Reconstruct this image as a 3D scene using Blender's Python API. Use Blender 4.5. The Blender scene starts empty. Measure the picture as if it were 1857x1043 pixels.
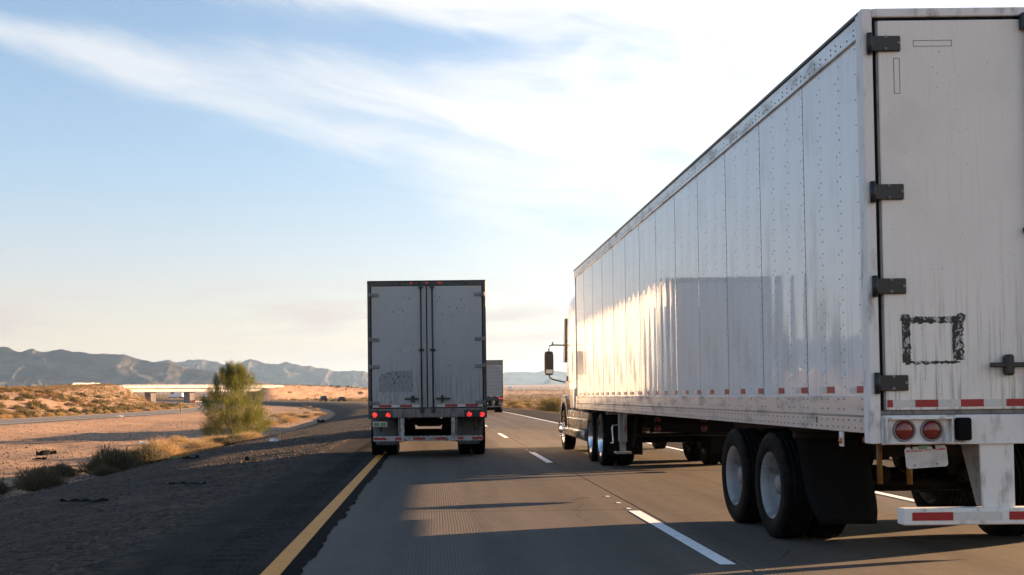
import bpy, bmesh, math, random
import numpy as np
from mathutils import Matrix, Vector, Euler
R = math.radians
S = bpy.context.scene
COL = S.collection
random.seed(7)
rng = np.random.default_rng(11)

# ------------------------------------------------------------------ camera
cam_d = bpy.data.cameras.new('camera'); cam = bpy.data.objects.new('camera', cam_d); COL.objects.link(cam)
cam_d.sensor_width = 36; cam_d.lens = 37.997; cam_d.shift_x = 0.0760; cam_d.shift_y = 0.0747
cam_d.clip_start = 0.1; cam_d.clip_end = 30000
cam.matrix_world = Matrix.Translation((0, 0, 1.35)) @ Matrix.Rotation(R(90) + 0.03, 4, 'X') @ Matrix.Rotation(-0.011, 4, 'Z')
S.camera = cam

# ------------------------------------------------------------------ light, exposure
SUN_AZ = 68.0       # degrees clockwise from the road direction (+Y)
SUN_EL = 9.2
S.view_settings.view_transform = 'Standard'; S.view_settings.look = 'None'
S.view_settings.gamma = 1; S.view_settings.use_curve_mapping = False
S.view_settings.exposure = 2.65
sun_d = bpy.data.lights.new('sun', 'SUN'); sun = bpy.data.objects.new('sun', sun_d); COL.objects.link(sun)
sun_d.energy = 5.0; sun_d.angle = R(0.5); sun_d.color = (1.0, 0.63, 0.345)
sdir = Vector((math.sin(R(SUN_AZ)) * math.cos(R(SUN_EL)), math.cos(R(SUN_AZ)) * math.cos(R(SUN_EL)), math.sin(R(SUN_EL))))
sun.rotation_euler = sdir.to_track_quat('Z', 'Y').to_euler()
sun.location = sdir * 50
HAZE_DENSITY = 8.5e-5


class NT:
    """short-hand for building node trees"""
    def __init__(self, tree):
        self.t = tree; self.n = tree.nodes; self.l = tree.links
    def node(self, typ, **kw):
        nd = self.n.new(typ)
        for k, v in kw.items():
            setattr(nd, k, v)
        return nd
    def put(self, sock, v):
        if isinstance(v, bpy.types.NodeSocket): self.l.new(v, sock)
        elif v is not None:
            if isinstance(v, (tuple, list)) and len(v) == 3 and sock.type == 'RGBA': v = (*v, 1)
            sock.default_value = v
    def math(self, op, a, b=None, c=None, clamp=False):
        nd = self.node('ShaderNodeMath', operation=op, use_clamp=clamp)
        self.put(nd.inputs[0], a)
        if b is not None: self.put(nd.inputs[1], b)
        if c is not None: self.put(nd.inputs[2], c)
        return nd.outputs[0]
    def vmath(self, op, a, b=None):
        nd = self.node('ShaderNodeVectorMath', operation=op)
        self.put(nd.inputs[0], a)
        if b is not None: self.put(nd.inputs[1], b)
        return nd.outputs[1] if op == 'DOT_PRODUCT' else nd.outputs[0]
    def mix(self, f, a, b, blend='MIX'):
        nd = self.node('ShaderNodeMix', data_type='RGBA', blend_type=blend)
        self.put(nd.inputs[0], f); self.put(nd.inputs[6], a); self.put(nd.inputs[7], b)
        return nd.outputs[2]
    def ramp(self, v, lo, hi, a=0.0, b=1.0, smooth=True):
        nd = self.node('ShaderNodeMapRange', interpolation_type='SMOOTHSTEP' if smooth else 'LINEAR', clamp=True)
        for k, x in enumerate((v, lo, hi, a, b)): self.put(nd.inputs[k], x)
        return nd.outputs[0]
    def noise(self, vec, scale, detail=4, rough=0.55, dist=0.0):
        nd = self.node('ShaderNodeTexNoise')
        self.put(nd.inputs['Vector'], vec); nd.inputs['Scale'].default_value = scale
        nd.inputs['Detail'].default_value = detail; nd.inputs['Roughness'].default_value = rough
        nd.inputs['Distortion'].default_value = dist
        return nd.outputs[0]
    def scale(self, vec, s):
        nd = self.node('ShaderNodeMapping'); self.put(nd.inputs[0], vec)
        nd.inputs['Scale'].default_value = s
        return nd.outputs[0]
    def xyz(self, vec):
        nd = self.node('ShaderNodeSeparateXYZ'); self.put(nd.inputs[0], vec); return nd.outputs
    def comb(self, x, y, z):
        nd = self.node('ShaderNodeCombineXYZ')
        for k, v in enumerate((x, y, z)): self.put(nd.inputs[k], v)
        return nd.outputs[0]


# ------------------------------------------------------------------ sky
W = bpy.data.worlds.new('World'); S.world = W; W.use_nodes = True
n = NT(W.node_tree); n.n.clear()
sky = n.node('ShaderNodeTexSky', sky_type='NISHITA', sun_disc=False, sun_elevation=R(SUN_EL), sun_rotation=R(SUN_AZ))
sky.altitude = 600; sky.air_density = 1.0; sky.dust_density = 1.0; sky.ozone_density = 2.8
SKY_STRENGTH = 0.05
gen = n.node('ShaderNodeTexCoord').outputs['Generated']
d = n.xyz(gen)
az = n.math('ARCTAN2', d[0], d[1]); el = n.math('ARCSINE', d[2])
sd = n.vmath('DOT_PRODUCT', gen, tuple(sdir))
# streaked high cloud: a fan that widens towards the sun
st = n.comb(n.math('ADD', n.math('MULTIPLY', az, 2.2), n.math('MULTIPLY', el, 0.6)), n.math('ADD', n.math('MULTIPLY', el, 9.0), n.math('MULTIPLY', az, 1.7)), 0.37)
ns1 = n.noise(st, 1.3, 8, 0.52, 1.1)
ns2 = n.noise(st, 3.6, 8, 0.58, 0.8)
nn = n.math('ADD', n.math('MULTIPLY', ns1, 0.58), n.math('MULTIPLY', ns2, 0.42)); nn = n.math('ADD', 0.5, n.math('MULTIPLY', n.math('SUBTRACT', nn, 0.5), 1.1))
elc = n.math('ADD', 0.257, n.math('MULTIPLY', n.math('MINIMUM', az, 0.1), -0.145))
half = n.math('ADD', n.ramp(az, -0.42, 0.05, 0.008, 0.085, False), n.ramp(az, -0.02, 0.55, 0.0, 0.30, False))
b1 = n.math('SUBTRACT', 1.0, n.math('DIVIDE', n.math('ABSOLUTE', n.math('SUBTRACT', el, elc)), half))
b1 = n.math('MAXIMUM', b1, -1.2)
elc2 = n.math('ADD', 0.355, n.math('MULTIPLY', az, -0.08))
half2 = n.ramp(az, -0.29, 0.5, 0.006, 0.13, False)
b2 = n.math('MAXIMUM', n.math('SUBTRACT', 1.0, n.math('DIVIDE', n.math('ABSOLUTE', n.math('SUBTRACT', el, elc2)), half2)), -1.2)
bb = n.math('MAXIMUM', b1, b2)
bb = n.math('MAXIMUM', bb, -0.9); dens = n.ramp(n.math('ADD', nn, n.math('MULTIPLY', bb, 0.30)), 0.44, 0.90)
dens = n.math('MULTIPLY', dens, n.ramp(az, -0.45, 0.15, 0.58, 0.97))
glow = n.math('POWER', n.math('MAXIMUM', sd, 0.0), 3.0)
cb = n.math('ADD', 3.3, n.math('MULTIPLY', glow, 3.0))
cloud_col = n.vmath('MULTIPLY', n.mix(glow, (1.0, 0.985, 0.96), (1.0, 0.96, 0.88)), n.comb(cb, cb, cb))
# low bank of thin grey-pink cloud near the horizon
lo = n.comb(n.math('MULTIPLY', az, 3.0), n.math('MULTIPLY', el, 26.0), 2.0)
nl = n.noise(lo, 1.6, 6, 0.55, 0.6)
lowband = n.math('MULTIPLY', n.ramp(el, 0.015, 0.05), n.ramp(el, 0.12, 0.075))
lowd = n.math('MULTIPLY', n.math('MULTIPLY', n.ramp(nl, 0.40, 0.62), lowband), 0.75)
# thin dusty veil that thickens towards the horizon and whitens towards the sun
veil = n.math('POWER', 2.718, n.math('MULTIPLY', n.math('MAXIMUM', el, 0.0), -4.5)); veil = n.math('ADD', 0.06, n.math('MULTIPLY', veil, 0.90))
vcol = n.mix(n.ramp(el, 0.05, 0.25), (3.15, 2.2, 1.55), (2.3, 2.48, 2.45))
vcol = n.mix(n.math('MULTIPLY', n.math('POWER', n.math('MAXIMUM', sd, 0.0), 2.0), 1.7, clamp=True), vcol, (4.3, 3.7, 3.0))
base = n.mix(n.math('MULTIPLY', veil, 0.85), sky.outputs[0], vcol)
base = n.mix(lowd, base, (2.4, 2.0, 1.9))
col = n.mix(dens, base, cloud_col)
bg = n.node('ShaderNodeBackground'); n.put(bg.inputs[0], col); bg.inputs[1].default_value = SKY_STRENGTH
wo = n.node('ShaderNodeOutputWorld'); n.l.new(bg.outputs[0], wo.inputs[0])

S.cycles.max_bounces = 8; S.cycles.glossy_bounces = 4; S.cycles.diffuse_bounces = 3; S.cycles.transmission_bounces = 4
S.cycles.volume_bounces = 0; S.cycles.sample_clamp_indirect = 6.0; S.cycles.use_denoising = True
S.cycles.caustics_reflective = False; S.cycles.caustics_refractive = False

# ------------------------------------------------------------------ materials
MATS = {}
def pmat(name, base=(0.5, 0.5, 0.5), rough=0.5, metal=0.0, coat=0.0, spec=0.5, emit=None, estr=0.0, build=None):
    m = bpy.data.materials.new(name); m.use_nodes = True
    k = NT(m.node_tree); b = k.n['Principled BSDF']
    b.inputs['Base Color'].default_value = (*base, 1); b.inputs['Roughness'].default_value = rough
    b.inputs['Metallic'].default_value = metal; b.inputs['Coat Weight'].default_value = coat
    b.inputs['Coat Roughness'].default_value = 0.04; b.inputs['Specular IOR Level'].default_value = spec
    if emit: b.inputs['Emission Color'].default_value = (*emit, 1); b.inputs['Emission Strength'].default_value = estr
    if build: build(k, b)
    MATS[name] = m
    return m
def obco(k): return k.node('ShaderNodeTexCoord').outputs['Object']
def bump(k, b, h, strength, dist):
    nd = k.node('ShaderNodeBump'); nd.inputs['Strength'].default_value = strength; nd.inputs['Distance'].default_value = dist
    k.put(nd.inputs['Height'], h); k.l.new(nd.outputs[0], b.inputs['Normal'])
def grubby(c1, c2, sc=(1, 1, 1), freq=3.0, lo=0.42, hi=0.7, r1=0.4, r2=0.6, bs=0.0, bd=0.002, detail=6):
    def f(k, b):
        v = k.scale(obco(k), sc); nz = k.noise(v, freq, detail, 0.62)
        m = k.ramp(nz, lo, hi)
        k.put(b.inputs['Base Color'], k.mix(m, c1, c2)); k.put(b.inputs['Roughness'], k.math('ADD', r1, k.math('MULTIPLY', m, r2 - r1)))
        if bs: bump(k, b, nz, bs, bd)
    return f
def side_build(k, b):
    o = obco(k)
    streak = k.noise(k.scale(o, (6, 9, 0.5)), 2.2, 6, 0.6)
    blot = k.noise(k.scale(o, (1, 1, 0.8)), 1.6, 5, 0.6)
    z = k.xyz(o)[2]
    low = k.ramp(z, 3.0, 1.25)
    m = k.math('MULTIPLY', k.ramp(k.math('ADD', k.math('MULTIPLY', streak, 0.5), k.math('MULTIPLY', blot, 0.5)), 0.46, 0.68), k.math('ADD', 0.25, k.math('MULTIPLY', low, 0.6)))
    k.put(b.inputs['Base Color'], k.mix(m, (0.80, 0.785, 0.75), (0.47, 0.445, 0.40)))
    k.put(b.inputs['Roughness'], 0.5)
    k.put(b.inputs['Coat Weight'], k.math('SUBTRACT', 1.0, k.math('MULTIPLY', m, 0.75)))
    k.put(b.inputs['Coat Roughness'], k.math('ADD', 0.035, k.math('MULTIPLY', m, 0.12)))
    wob = k.noise(k.scale(o, (1, 3.4, 0.55)), 1.5, 2, 0.5)
    bump(k, b, wob, 0.10, 0.02)
    bump_n = b.inputs['Normal'].links[0].from_socket
    k.l.new(bump_n, b.inputs['Coat Normal'])
pmat('white_side', build=side_build)
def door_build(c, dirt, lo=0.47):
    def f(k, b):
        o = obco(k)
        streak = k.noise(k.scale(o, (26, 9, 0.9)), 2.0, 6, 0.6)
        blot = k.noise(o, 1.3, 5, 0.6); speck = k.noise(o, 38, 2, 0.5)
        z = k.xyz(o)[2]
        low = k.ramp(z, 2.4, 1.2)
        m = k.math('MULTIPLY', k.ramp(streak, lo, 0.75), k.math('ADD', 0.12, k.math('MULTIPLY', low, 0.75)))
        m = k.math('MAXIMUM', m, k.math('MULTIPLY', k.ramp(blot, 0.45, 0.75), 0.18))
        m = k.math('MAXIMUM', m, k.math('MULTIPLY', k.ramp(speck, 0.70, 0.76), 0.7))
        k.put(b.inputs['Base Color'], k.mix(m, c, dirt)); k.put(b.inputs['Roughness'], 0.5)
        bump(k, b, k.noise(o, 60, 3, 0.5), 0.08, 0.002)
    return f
pmat('door_white', build=door_build((0.80, 0.755, 0.68), (0.24, 0.215, 0.18), 0.45), spec=0.4)
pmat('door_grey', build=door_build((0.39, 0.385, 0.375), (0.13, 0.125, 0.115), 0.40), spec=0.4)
pmat('frame_white', build=grubby((0.72, 0.70, 0.66), (0.28, 0.25, 0.215), (3, 3, 1), 3.5, 0.5, 0.78, 0.45, 0.7))
pmat('frame_dirty', build=grubby((0.40, 0.385, 0.35), (0.13, 0.09, 0.06), (3, 3, 3), 4.5, 0.45, 0.68, 0.5, 0.75))
pmat('sill_grey', build=grubby((0.19, 0.172, 0.155), (0.09, 0.08, 0.07), (4, 4, 1), 4.0, 0.42, 0.7, 0.5, 0.7))
pmat('alu_rail', metal=0.65, build=grubby((0.62, 0.62, 0.62), (0.33, 0.32, 0.3), (1, 1, 3), 2.5, 0.45, 0.75, 0.34, 0.55))
pmat('rivet_metal', (0.16, 0.16, 0.16), 0.5, 0.2)
pmat('seam_dirt', (0.06, 0.058, 0.055), 0.7)
pmat('black_paint', (0.012, 0.013, 0.014), 0.45, build=grubby((0.012, 0.013, 0.014), (0.05, 0.045, 0.04), (1, 1, 1), 9, 0.52, 0.8, 0.4, 0.7))
pmat('post_dark', build=grubby((0.055, 0.052, 0.048), (0.02, 0.018, 0.016), (2, 2, 1), 5, 0.45, 0.75, 0.5, 0.7))
pmat('hinge_grey', build=grubby((0.20, 0.19, 0.175), (0.09, 0.08, 0.07), (1, 1, 1), 9, 0.45, 0.75, 0.45, 0.7))
pmat('rubber', (0.009, 0.009, 0.009), 0.75, spec=0.08, build=grubby((0.005, 0.005, 0.005), (0.013, 0.012, 0.010), (1, 1, 1), 5, 0.5, 0.8, 0.7, 0.85))
def tyre_build(k, b):
    o = obco(k); nz = k.noise(o, 9, 5, 0.6)
    k.put(b.inputs['Base Color'], k.mix(k.ramp(nz, 0.45, 0.75), (0.0035, 0.0035, 0.0035), (0.015, 0.013, 0.011))); k.put(b.inputs['Roughness'], 0.72)
    bump(k, b, nz, 0.15, 0.004)
pmat('tyre_rubber', spec=0.08, build=tyre_build)
pmat('rim_white', build=grubby((0.27, 0.262, 0.25), (0.09, 0.08, 0.07), (1, 1, 1), 6, 0.5, 0.75, 0.4, 0.6))
pmat('rim_alu', metal=0.9, build=grubby((0.62, 0.63, 0.64), (0.3, 0.29, 0.28), (1, 1, 1), 5, 0.5, 0.78, 0.22, 0.45))
pmat('under_black', spec=0.12, build=grubby((0.006, 0.005, 0.0045), (0.024, 0.018, 0.013), (1, 1, 1), 4, 0.5, 0.75, 0.6, 0.8))
pmat('yellow_tube', build=grubby((0.15, 0.075, 0.01), (0.05, 0.03, 0.012), (1, 1, 1), 6, 0.5, 0.7, 0.5, 0.7))
pmat('flap_grey', build=grubby((0.10, 0.10, 0.10), (0.055, 0.05, 0.045), (1, 1, 1), 3, 0.45, 0.7, 0.6, 0.75))
pmat('tape_red', (0.30, 0.012, 0.014), 0.35, build=grubby((0.32, 0.012, 0.016), (0.16, 0.02, 0.02), (1, 1, 1), 14, 0.55, 0.8, 0.3, 0.5))
pmat('tape_white', build=grubby((0.58, 0.57, 0.53), (0.36, 0.34, 0.3), (1, 1, 1), 14, 0.5, 0.75, 0.35, 0.5))
pmat('tape_old', (0.42, 0.38, 0.28), 0.5)
def residue_build(k, b):
    o = obco(k); a = k.noise(k.scale(o, (1, 1, 1)), 17, 5, 0.7, 1.5); c = k.noise(k.scale(o, (3, 1, 1)), 9, 3, 0.6)
    m = k.ramp(k.math('ADD', k.math('MULTIPLY', a, 0.65), k.math('MULTIPLY', c, 0.35)), 0.52, 0.56)
    k.put(b.inputs['Base Color'], k.mix(m, (0.012, 0.012, 0.012), (0.45, 0.43, 0.40)))
    k.put(b.inputs['Roughness'], 0.55)
pmat('tape_residue', build=residue_build)
def residue2_build(k, b):
    o = obco(k); a = k.noise(k.scale(o, (14, 1, 5)), 2.2, 5, 0.7); c = k.noise(k.scale(o, (1, 1, 1)), 2.2, 3, 0.6)
    m = k.ramp(k.math('ADD', k.math('MULTIPLY', a, 0.8), k.math('MULTIPLY', c, 0.2)), 0.545, 0.60)
    k.put(b.inputs['Base Color'], k.mix(m, (0.27, 0.265, 0.26), (0.02, 0.02, 0.02))); k.put(b.inputs['Roughness'], 0.7)
pmat('sticker_residue', build=residue2_build)
pmat('lens_red', (0.16, 0.006, 0.008), 0.12, coat=0.6)
pmat('lens_amber', (0.45, 0.09, 0.01), 0.2, coat=0.5)
pmat('lamp_ring', (0.22, 0.2, 0.17), 0.55)
def lit_build(k, b):
    v = k.node('ShaderNodeTexVoronoi'); k.put(v.inputs['Vector'], obco(k)); v.inputs['Scale'].default_value = 34
    m = k.ramp(v.outputs['Distance'], 0.55, 0.15)
    k.put(b.inputs['Base Color'], (0.2, 0.005, 0.005)); k.put(b.inputs['Emission Color'], (1.0, 0.035, 0.03)); k.put(b.inputs['Emission Strength'], k.math('ADD', 0.07, k.math('MULTIPLY', m, 0.62)))
pmat('lens_lit', build=lit_build)
pmat('lens_dim', (0.3, 0.01, 0.01), 0.3, emit=(1.0, 0.04, 0.03), estr=0.06)
pmat('plate_white', build=grubby((0.50, 0.46, 0.42), (0.36, 0.33, 0.3), (1, 1, 1), 8, 0.45, 0.7, 0.4, 0.5))
pmat('plate_green', (0.13, 0.24, 0.12), 0.5)
pmat('plate_red', (0.42, 0.02, 0.03), 0.5)
pmat('chrome', (0.75, 0.75, 0.75), 0.09, 1.0)
pmat('skirt_silver', metal=0.8, build=grubby((0.42, 0.40, 0.38), (0.2, 0.18, 0.16), (1, 1, 1), 3, 0.45, 0.7, 0.22, 0.42))
pmat('cab_cream', (0.72, 0.69, 0.62), 0.3, coat=0.8)
pmat('navy_paint', (0.010, 0.013, 0.026), 0.25, coat=0.8)
pmat('mirror_glass', (0.7, 0.7, 0.7), 0.02, 1.0)
pmat('dark_glass', (0.01, 0.012, 0.014), 0.05, spec=0.8)
pmat('reefer_grey', build=door_build((0.27, 0.285, 0.285), (0.13, 0.13, 0.125)))
pmat('car_black', (0.004, 0.0045, 0.006), 0.4, spec=0.12)
pmat('car_blue', (0.006, 0.009, 0.014), 0.4, spec=0.12)
pmat('truck_white', (0.75, 0.74, 0.72), 0.4, coat=0.4)
pmat('post_yellow', (0.55, 0.30, 0.02), 0.5)
pmat('sign_yellow', (0.55, 0.30, 0.01), 0.5)
pmat('sign_grey', (0.16, 0.17, 0.19), 0.7)
pmat('sign_white', (0.8, 0.8, 0.8), 0.6)
pmat('barrel_orange', (0.6, 0.16, 0.02), 0.5)
pmat('wood_pole', (0.10, 0.07, 0.05), 0.8)
pmat('bridge_concrete', build=grubby((0.62, 0.59, 0.55), (0.45, 0.42, 0.38), (0.3, 0.3, 1), 1.0, 0.45, 0.7, 0.7, 0.85))
pmat('pier_concrete', build=grubby((0.20, 0.17, 0.15), (0.12, 0.1, 0.09), (1, 1, 1), 1.0, 0.45, 0.7, 0.7, 0.85))
pmat('litter_white', (0.65, 0.65, 0.63), 0.6)
pmat('litter_red', (0.30, 0.05, 0.02), 0.5)
pmat('litter_green', (0.10, 0.22, 0.03), 0.5)

# roads
def concrete_build(k, b, joints=False):
    tc = k.node('ShaderNodeTexCoord'); g = k.node('ShaderNodeNewGeometry').outputs['Position']
    x, y, z = k.xyz(g)
    big = k.noise(k.scale(g, (1.2, 0.12, 1)), 1.0, 6, 0.6); fine = k.noise(g, 55, 3, 0.6); mid = k.noise(g, 5, 5, 0.65)
    lane = k.noise(k.scale(g, (3.2, 0.02, 1)), 1.0, 3, 0.5)
    m = k.math('ADD', k.math('MULTIPLY', big, 0.4), k.math('ADD', k.math('MULTIPLY', mid, 0.25), k.math('MULTIPLY', lane, 0.35)))
    c = k.mix(k.ramp(m, 0.36, 0.66), (0.140, 0.116, 0.094), (0.076, 0.063, 0.052))
    c = k.mix(k.ramp(fine, 0.55, 0.75), c, (0.20, 0.18, 0.155)); c = k.mix(k.ramp(fine, 0.42, 0.28), c, (0.06, 0.052, 0.045))
    for xc in (0.62, 4.20):   # oil drips down the middle of each lane, rubber in the wheel paths
        dxx = k.math('ABSOLUTE', k.math('SUBTRACT', x, xc)); patch = k.noise(k.scale(g, (2.0, 0.35, 1)), 1.3, 6, 0.65)
        c = k.mix(k.math('MULTIPLY', k.math('MULTIPLY', k.ramp(dxx, 0.42, 0.05), k.ramp(patch, 0.36, 0.66)), 0.55), c, (0.035, 0.031, 0.028))
        wp = k.ramp(k.math('ABSOLUTE', k.math('SUBTRACT', dxx, 0.92)), 0.42, 0.1)
        c = k.mix(k.math('MULTIPLY', k.math('MULTIPLY', wp, k.ramp(patch, 0.3, 0.7)), 0.30), c, (0.055, 0.048, 0.042))
    ve = k.node('ShaderNodeTexVoronoi', feature='DISTANCE_TO_EDGE'); wv = k.noise(g, 1.6, 4, 0.6)
    k.put(ve.inputs['Vector'], k.vmath('ADD', k.scale(g, (0.42, 0.16, 1)), k.comb(k.math('MULTIPLY', wv, 0.25), k.math('MULTIPLY', wv, 0.2), 0.0))); ve.inputs['Scale'].default_value = 1.0
    crack = k.math('MULTIPLY', k.ramp(ve.outputs[0], 0.0045, 0.0015), k.ramp(big, 0.5, 0.6))
    c = k.mix(k.math('MULTIPLY', crack, 0.8), c, (0.02, 0.018, 0.016))
    # longitudinal tining
    wob = k.math('MULTIPLY', k.math('SUBTRACT', k.noise(k.scale(g, (0.4, 0.15, 1)), 1.0, 2), 0.5), 0.02)
    ph = k.math('MULTIPLY', k.math('ADD', x, wob), 2 * math.pi / 0.030)
    gr = k.math('SINE', ph)
    wear = k.math('MULTIPLY', k.ramp(k.noise(k.scale(g, (1.3, 0.2, 1)), 1.0, 4), 0.30, 0.55, 0.35, 1.0), k.ramp(x, -0.75, -0.35))
    gd = k.math('MULTIPLY', k.ramp(gr, 0.25, 0.95), wear)
    c = k.mix(k.math('MULTIPLY', gd, 0.78), c, (0.055, 0.05, 0.045))
    if joints:
        fr = k.math('ABSOLUTE', k.math('SUBTRACT', k.math('FRACT', k.math('DIVIDE', y, 4.6)), 0.5))
        c = k.mix(k.ramp(fr, 0.006, 0.002), c, (0.05, 0.045, 0.04))
    oi = k.node('ShaderNodeObjectInfo').outputs['Random']
    c = k.mix(k.math('MULTIPLY', oi, 0.22), c, (0.13, 0.12, 0.11))
    k.put(b.inputs['Base Color'], c); k.put(b.inputs['Roughness'], 0.85); k.put(b.inputs['Specular IOR Level'], 0.12)
    hgt = k.math('SUBTRACT', k.math('MULTIPLY', fine, 0.5), k.math('MULTIPLY', gd, 1.0))
    bump(k, b, hgt, 0.4, 0.004)
pmat('concrete', build=concrete_build)
pmat('concrete_far', build=lambda k, b: concrete_build(k, b, True))
def asphalt_build(rumble):
    def f(k, b):
        g = k.node('ShaderNodeNewGeometry').outputs['Position']; x, y, z = k.xyz(g)
        fine = k.noise(g, 70, 3, 0.7); mid = k.noise(k.scale(g, (1, 0.4, 1)), 1.6, 6, 0.65)
        c = k.mix(k.ramp(mid, 0.35, 0.7), (0.017, 0.016, 0.0155), (0.036, 0.032, 0.029))
        c = k.mix(k.ramp(fine, 0.58, 0.75), c, (0.085, 0.077, 0.068)); c = k.mix(k.ramp(fine, 0.42, 0.3), c, (0.007, 0.007, 0.007))
        k.put(b.inputs['Roughness'], 0.95); k.put(b.inputs['Specular IOR Level'], 0.06)
        grit = k.noise(g, 26, 4, 0.75); c = k.mix(k.ramp(grit, 0.57, 0.70), c, (0.10, 0.088, 0.076)); c = k.mix(k.ramp(grit, 0.44, 0.34), c, (0.006, 0.006, 0.006))
        dust = k.math('MULTIPLY', k.ramp(k.math('ADD', x, k.math('MULTIPLY', mid, 1.1)), -1.75, -2.35), k.ramp(k.noise(g, 3.0, 5, 0.7), 0.40, 0.62)); k.put(b.inputs['Base Color'], k.mix(k.math('MULTIPLY', dust, 0.7), c, (0.11, 0.083, 0.062)))
        h = k.math('ADD', k.math('MULTIPLY', fine, 0.35), k.math('MULTIPLY', grit, 0.5))
        bump(k, b, h, 0.8, 0.012)
    return f
pmat('asphalt', build=asphalt_build(True))
pmat('asphalt_ramp', build=grubby((0.095, 0.083, 0.073), (0.06, 0.053, 0.048), (0.5, 0.06, 1), 1.0, 0.35, 0.65, 0.8, 0.9))
def paint_build(c, worn):
    def f(k, b):
        g = k.node('ShaderNodeNewGeometry').outputs['Position']
        a = k.noise(g, 9, 6, 0.7); fi = k.noise(g, 60, 2, 0.6)
        m = k.ramp(k.math('ADD', k.math('MULTIPLY', a, 0.6), k.math('MULTIPLY', fi, 0.4)), 0.5, 0.68)
        k.put(b.inputs['Base Color'], k.mix(k.math('MULTIPLY', m, 0.75), c, worn)); k.put(b.inputs['Roughness'], 0.65)
        bump(k, b, fi, 0.4, 0.004)
    return f
pmat('paint_yellow', build=paint_build((0.72, 0.27, 0.018), (0.34, 0.15, 0.03)))
pmat('paint_white', build=paint_build((0.86, 0.86, 0.86), (0.45, 0.43, 0.41)))
pmat('tar', (0.006, 0.006, 0.0065), 0.95, spec=0.05)
def ground_build(k, b):
    g = k.node('ShaderNodeNewGeometry').outputs['Position']
    at = k.node('ShaderNodeAttribute', attribute_name='gravel').outputs['Fac']
    big = k.noise(g, 0.09, 5, 0.6); mid = k.noise(g, 0.8, 6, 0.65); fine = k.noise(g, 9, 5, 0.7); pv = k.node('ShaderNodeTexVoronoi')
    k.put(pv.inputs['Vector'], g); pv.inputs['Scale'].default_value = 16
    peb = pv.outputs['Distance']; pc = k.xyz(pv.outputs['Color'])[0]
    dirt = k.mix(k.ramp(k.math('ADD', k.math('MULTIPLY', mid, 0.5), k.math('MULTIPLY', big, 0.5)), 0.35, 0.65), (0.33, 0.215, 0.14), (0.22, 0.138, 0.088))
    dirt = k.mix(k.ramp(fine, 0.58, 0.75), dirt, (0.40, 0.285, 0.20)); dirt = k.mix(k.ramp(fine, 0.40, 0.28), dirt, (0.14, 0.09, 0.06))
    grav = k.mix(pc, (0.013, 0.0105, 0.009), (0.082, 0.062, 0.048)); grav = k.mix(k.ramp(mid, 0.5, 0.75), grav, (0.105, 0.076, 0.055))
    am = k.ramp(k.math('ADD', at, k.math('MULTIPLY', k.math('SUBTRACT', mid, 0.5), 0.9)), 0.3, 0.7)
    k.put(b.inputs['Base Color'], k.mix(am, dirt, grav)); k.put(b.inputs['Roughness'], 0.95); k.put(b.inputs['Specular IOR Level'], 0.15)
    h = k.math('ADD', k.math('MULTIPLY', fine, 0.8), k.math('MULTIPLY', k.math('SUBTRACT', 1.0, peb), k.math('MULTIPLY', am, 0.9)))
    h = k.math('ADD', h, k.math('MULTIPLY', k.noise(g, 2.6, 5, 0.7), 1.6)); bump(k, b, h, 0.9, 0.07)
pmat('desert_ground', build=ground_build)
def mount_build(k, b):
    g = k.node('ShaderNodeNewGeometry').outputs['Position']
    a = k.noise(k.scale(g, (1, 1, 2.5)), 0.012, 8, 0.62); c = k.noise(g, 0.05, 5, 0.6)
    k.put(b.inputs['Base Color'], k.mix(k.ramp(a, 0.38, 0.62), (0.024, 0.025, 0.027), (0.095, 0.074, 0.062))); k.put(b.inputs['Roughness'], 0.95); k.put(b.inputs['Specular IOR Level'], 0.1)
    bump(k, b, k.math('ADD', a, k.math('MULTIPLY', c, 0.3)), 0.5, 14.0)
pmat('mountain_rock', build=mount_build)
def island_build(c1, c2, c3, rough=0.8, trans=0.0):
    def f(k, b):
        rnd = k.node('ShaderNodeNewGeometry').outputs['Random Per Island']; oi = k.node('ShaderNodeObjectInfo').outputs['Random']
        c = k.mix(rnd, c1, c2); c = k.mix(k.math('MULTIPLY', oi, 0.6), c, c3)
        k.put(b.inputs['Base Color'], c); k.put(b.inputs['Roughness'], rough); k.put(b.inputs['Specular IOR Level'], 0.2)
        if trans:
            tr = k.node('ShaderNodeBsdfTranslucent'); k.put(tr.inputs[0], c); mx = k.node('ShaderNodeMixShader'); mx.inputs[0].default_value = trans
            k.l.new(b.outputs[0], mx.inputs[1]); k.l.new(tr.outputs[0], mx.inputs[2])
            k.l.new(mx.outputs[0], k.n['Material Output'].inputs[0])
    return f
pmat('dry_twig', build=island_build((0.42, 0.29, 0.13), (0.27, 0.17, 0.075), (0.30, 0.22, 0.12), trans=0.35))
pmat('brown_twig', build=island_build((0.20, 0.12, 0.05), (0.12, 0.075, 0.035), (0.24, 0.14, 0.05), trans=0.3))
pmat('olive_leaf', build=island_build((0.12, 0.105, 0.03), (0.07, 0.06, 0.022), (0.14, 0.095, 0.03), trans=0.35))
pmat('sage_leaf', build=island_build((0.12, 0.105, 0.06), (0.07, 0.062, 0.04), (0.16, 0.115, 0.06), trans=0.3))
pmat('verde_twig', build=island_build((0.165, 0.165, 0.022), (0.06, 0.075, 0.012), (0.12, 0.12, 0.016), 0.7, 0.4))
pmat('bark', build=grubby((0.16, 0.15, 0.06), (0.09, 0.07, 0.04), (1, 1, 0.3), 8, 0.4, 0.7, 0.8, 0.9))
pmat('stone', build=island_build((0.045, 0.037, 0.031), (0.13, 0.10, 0.078), (0.08, 0.065, 0.052), 0.9))
M = MATS

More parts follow.
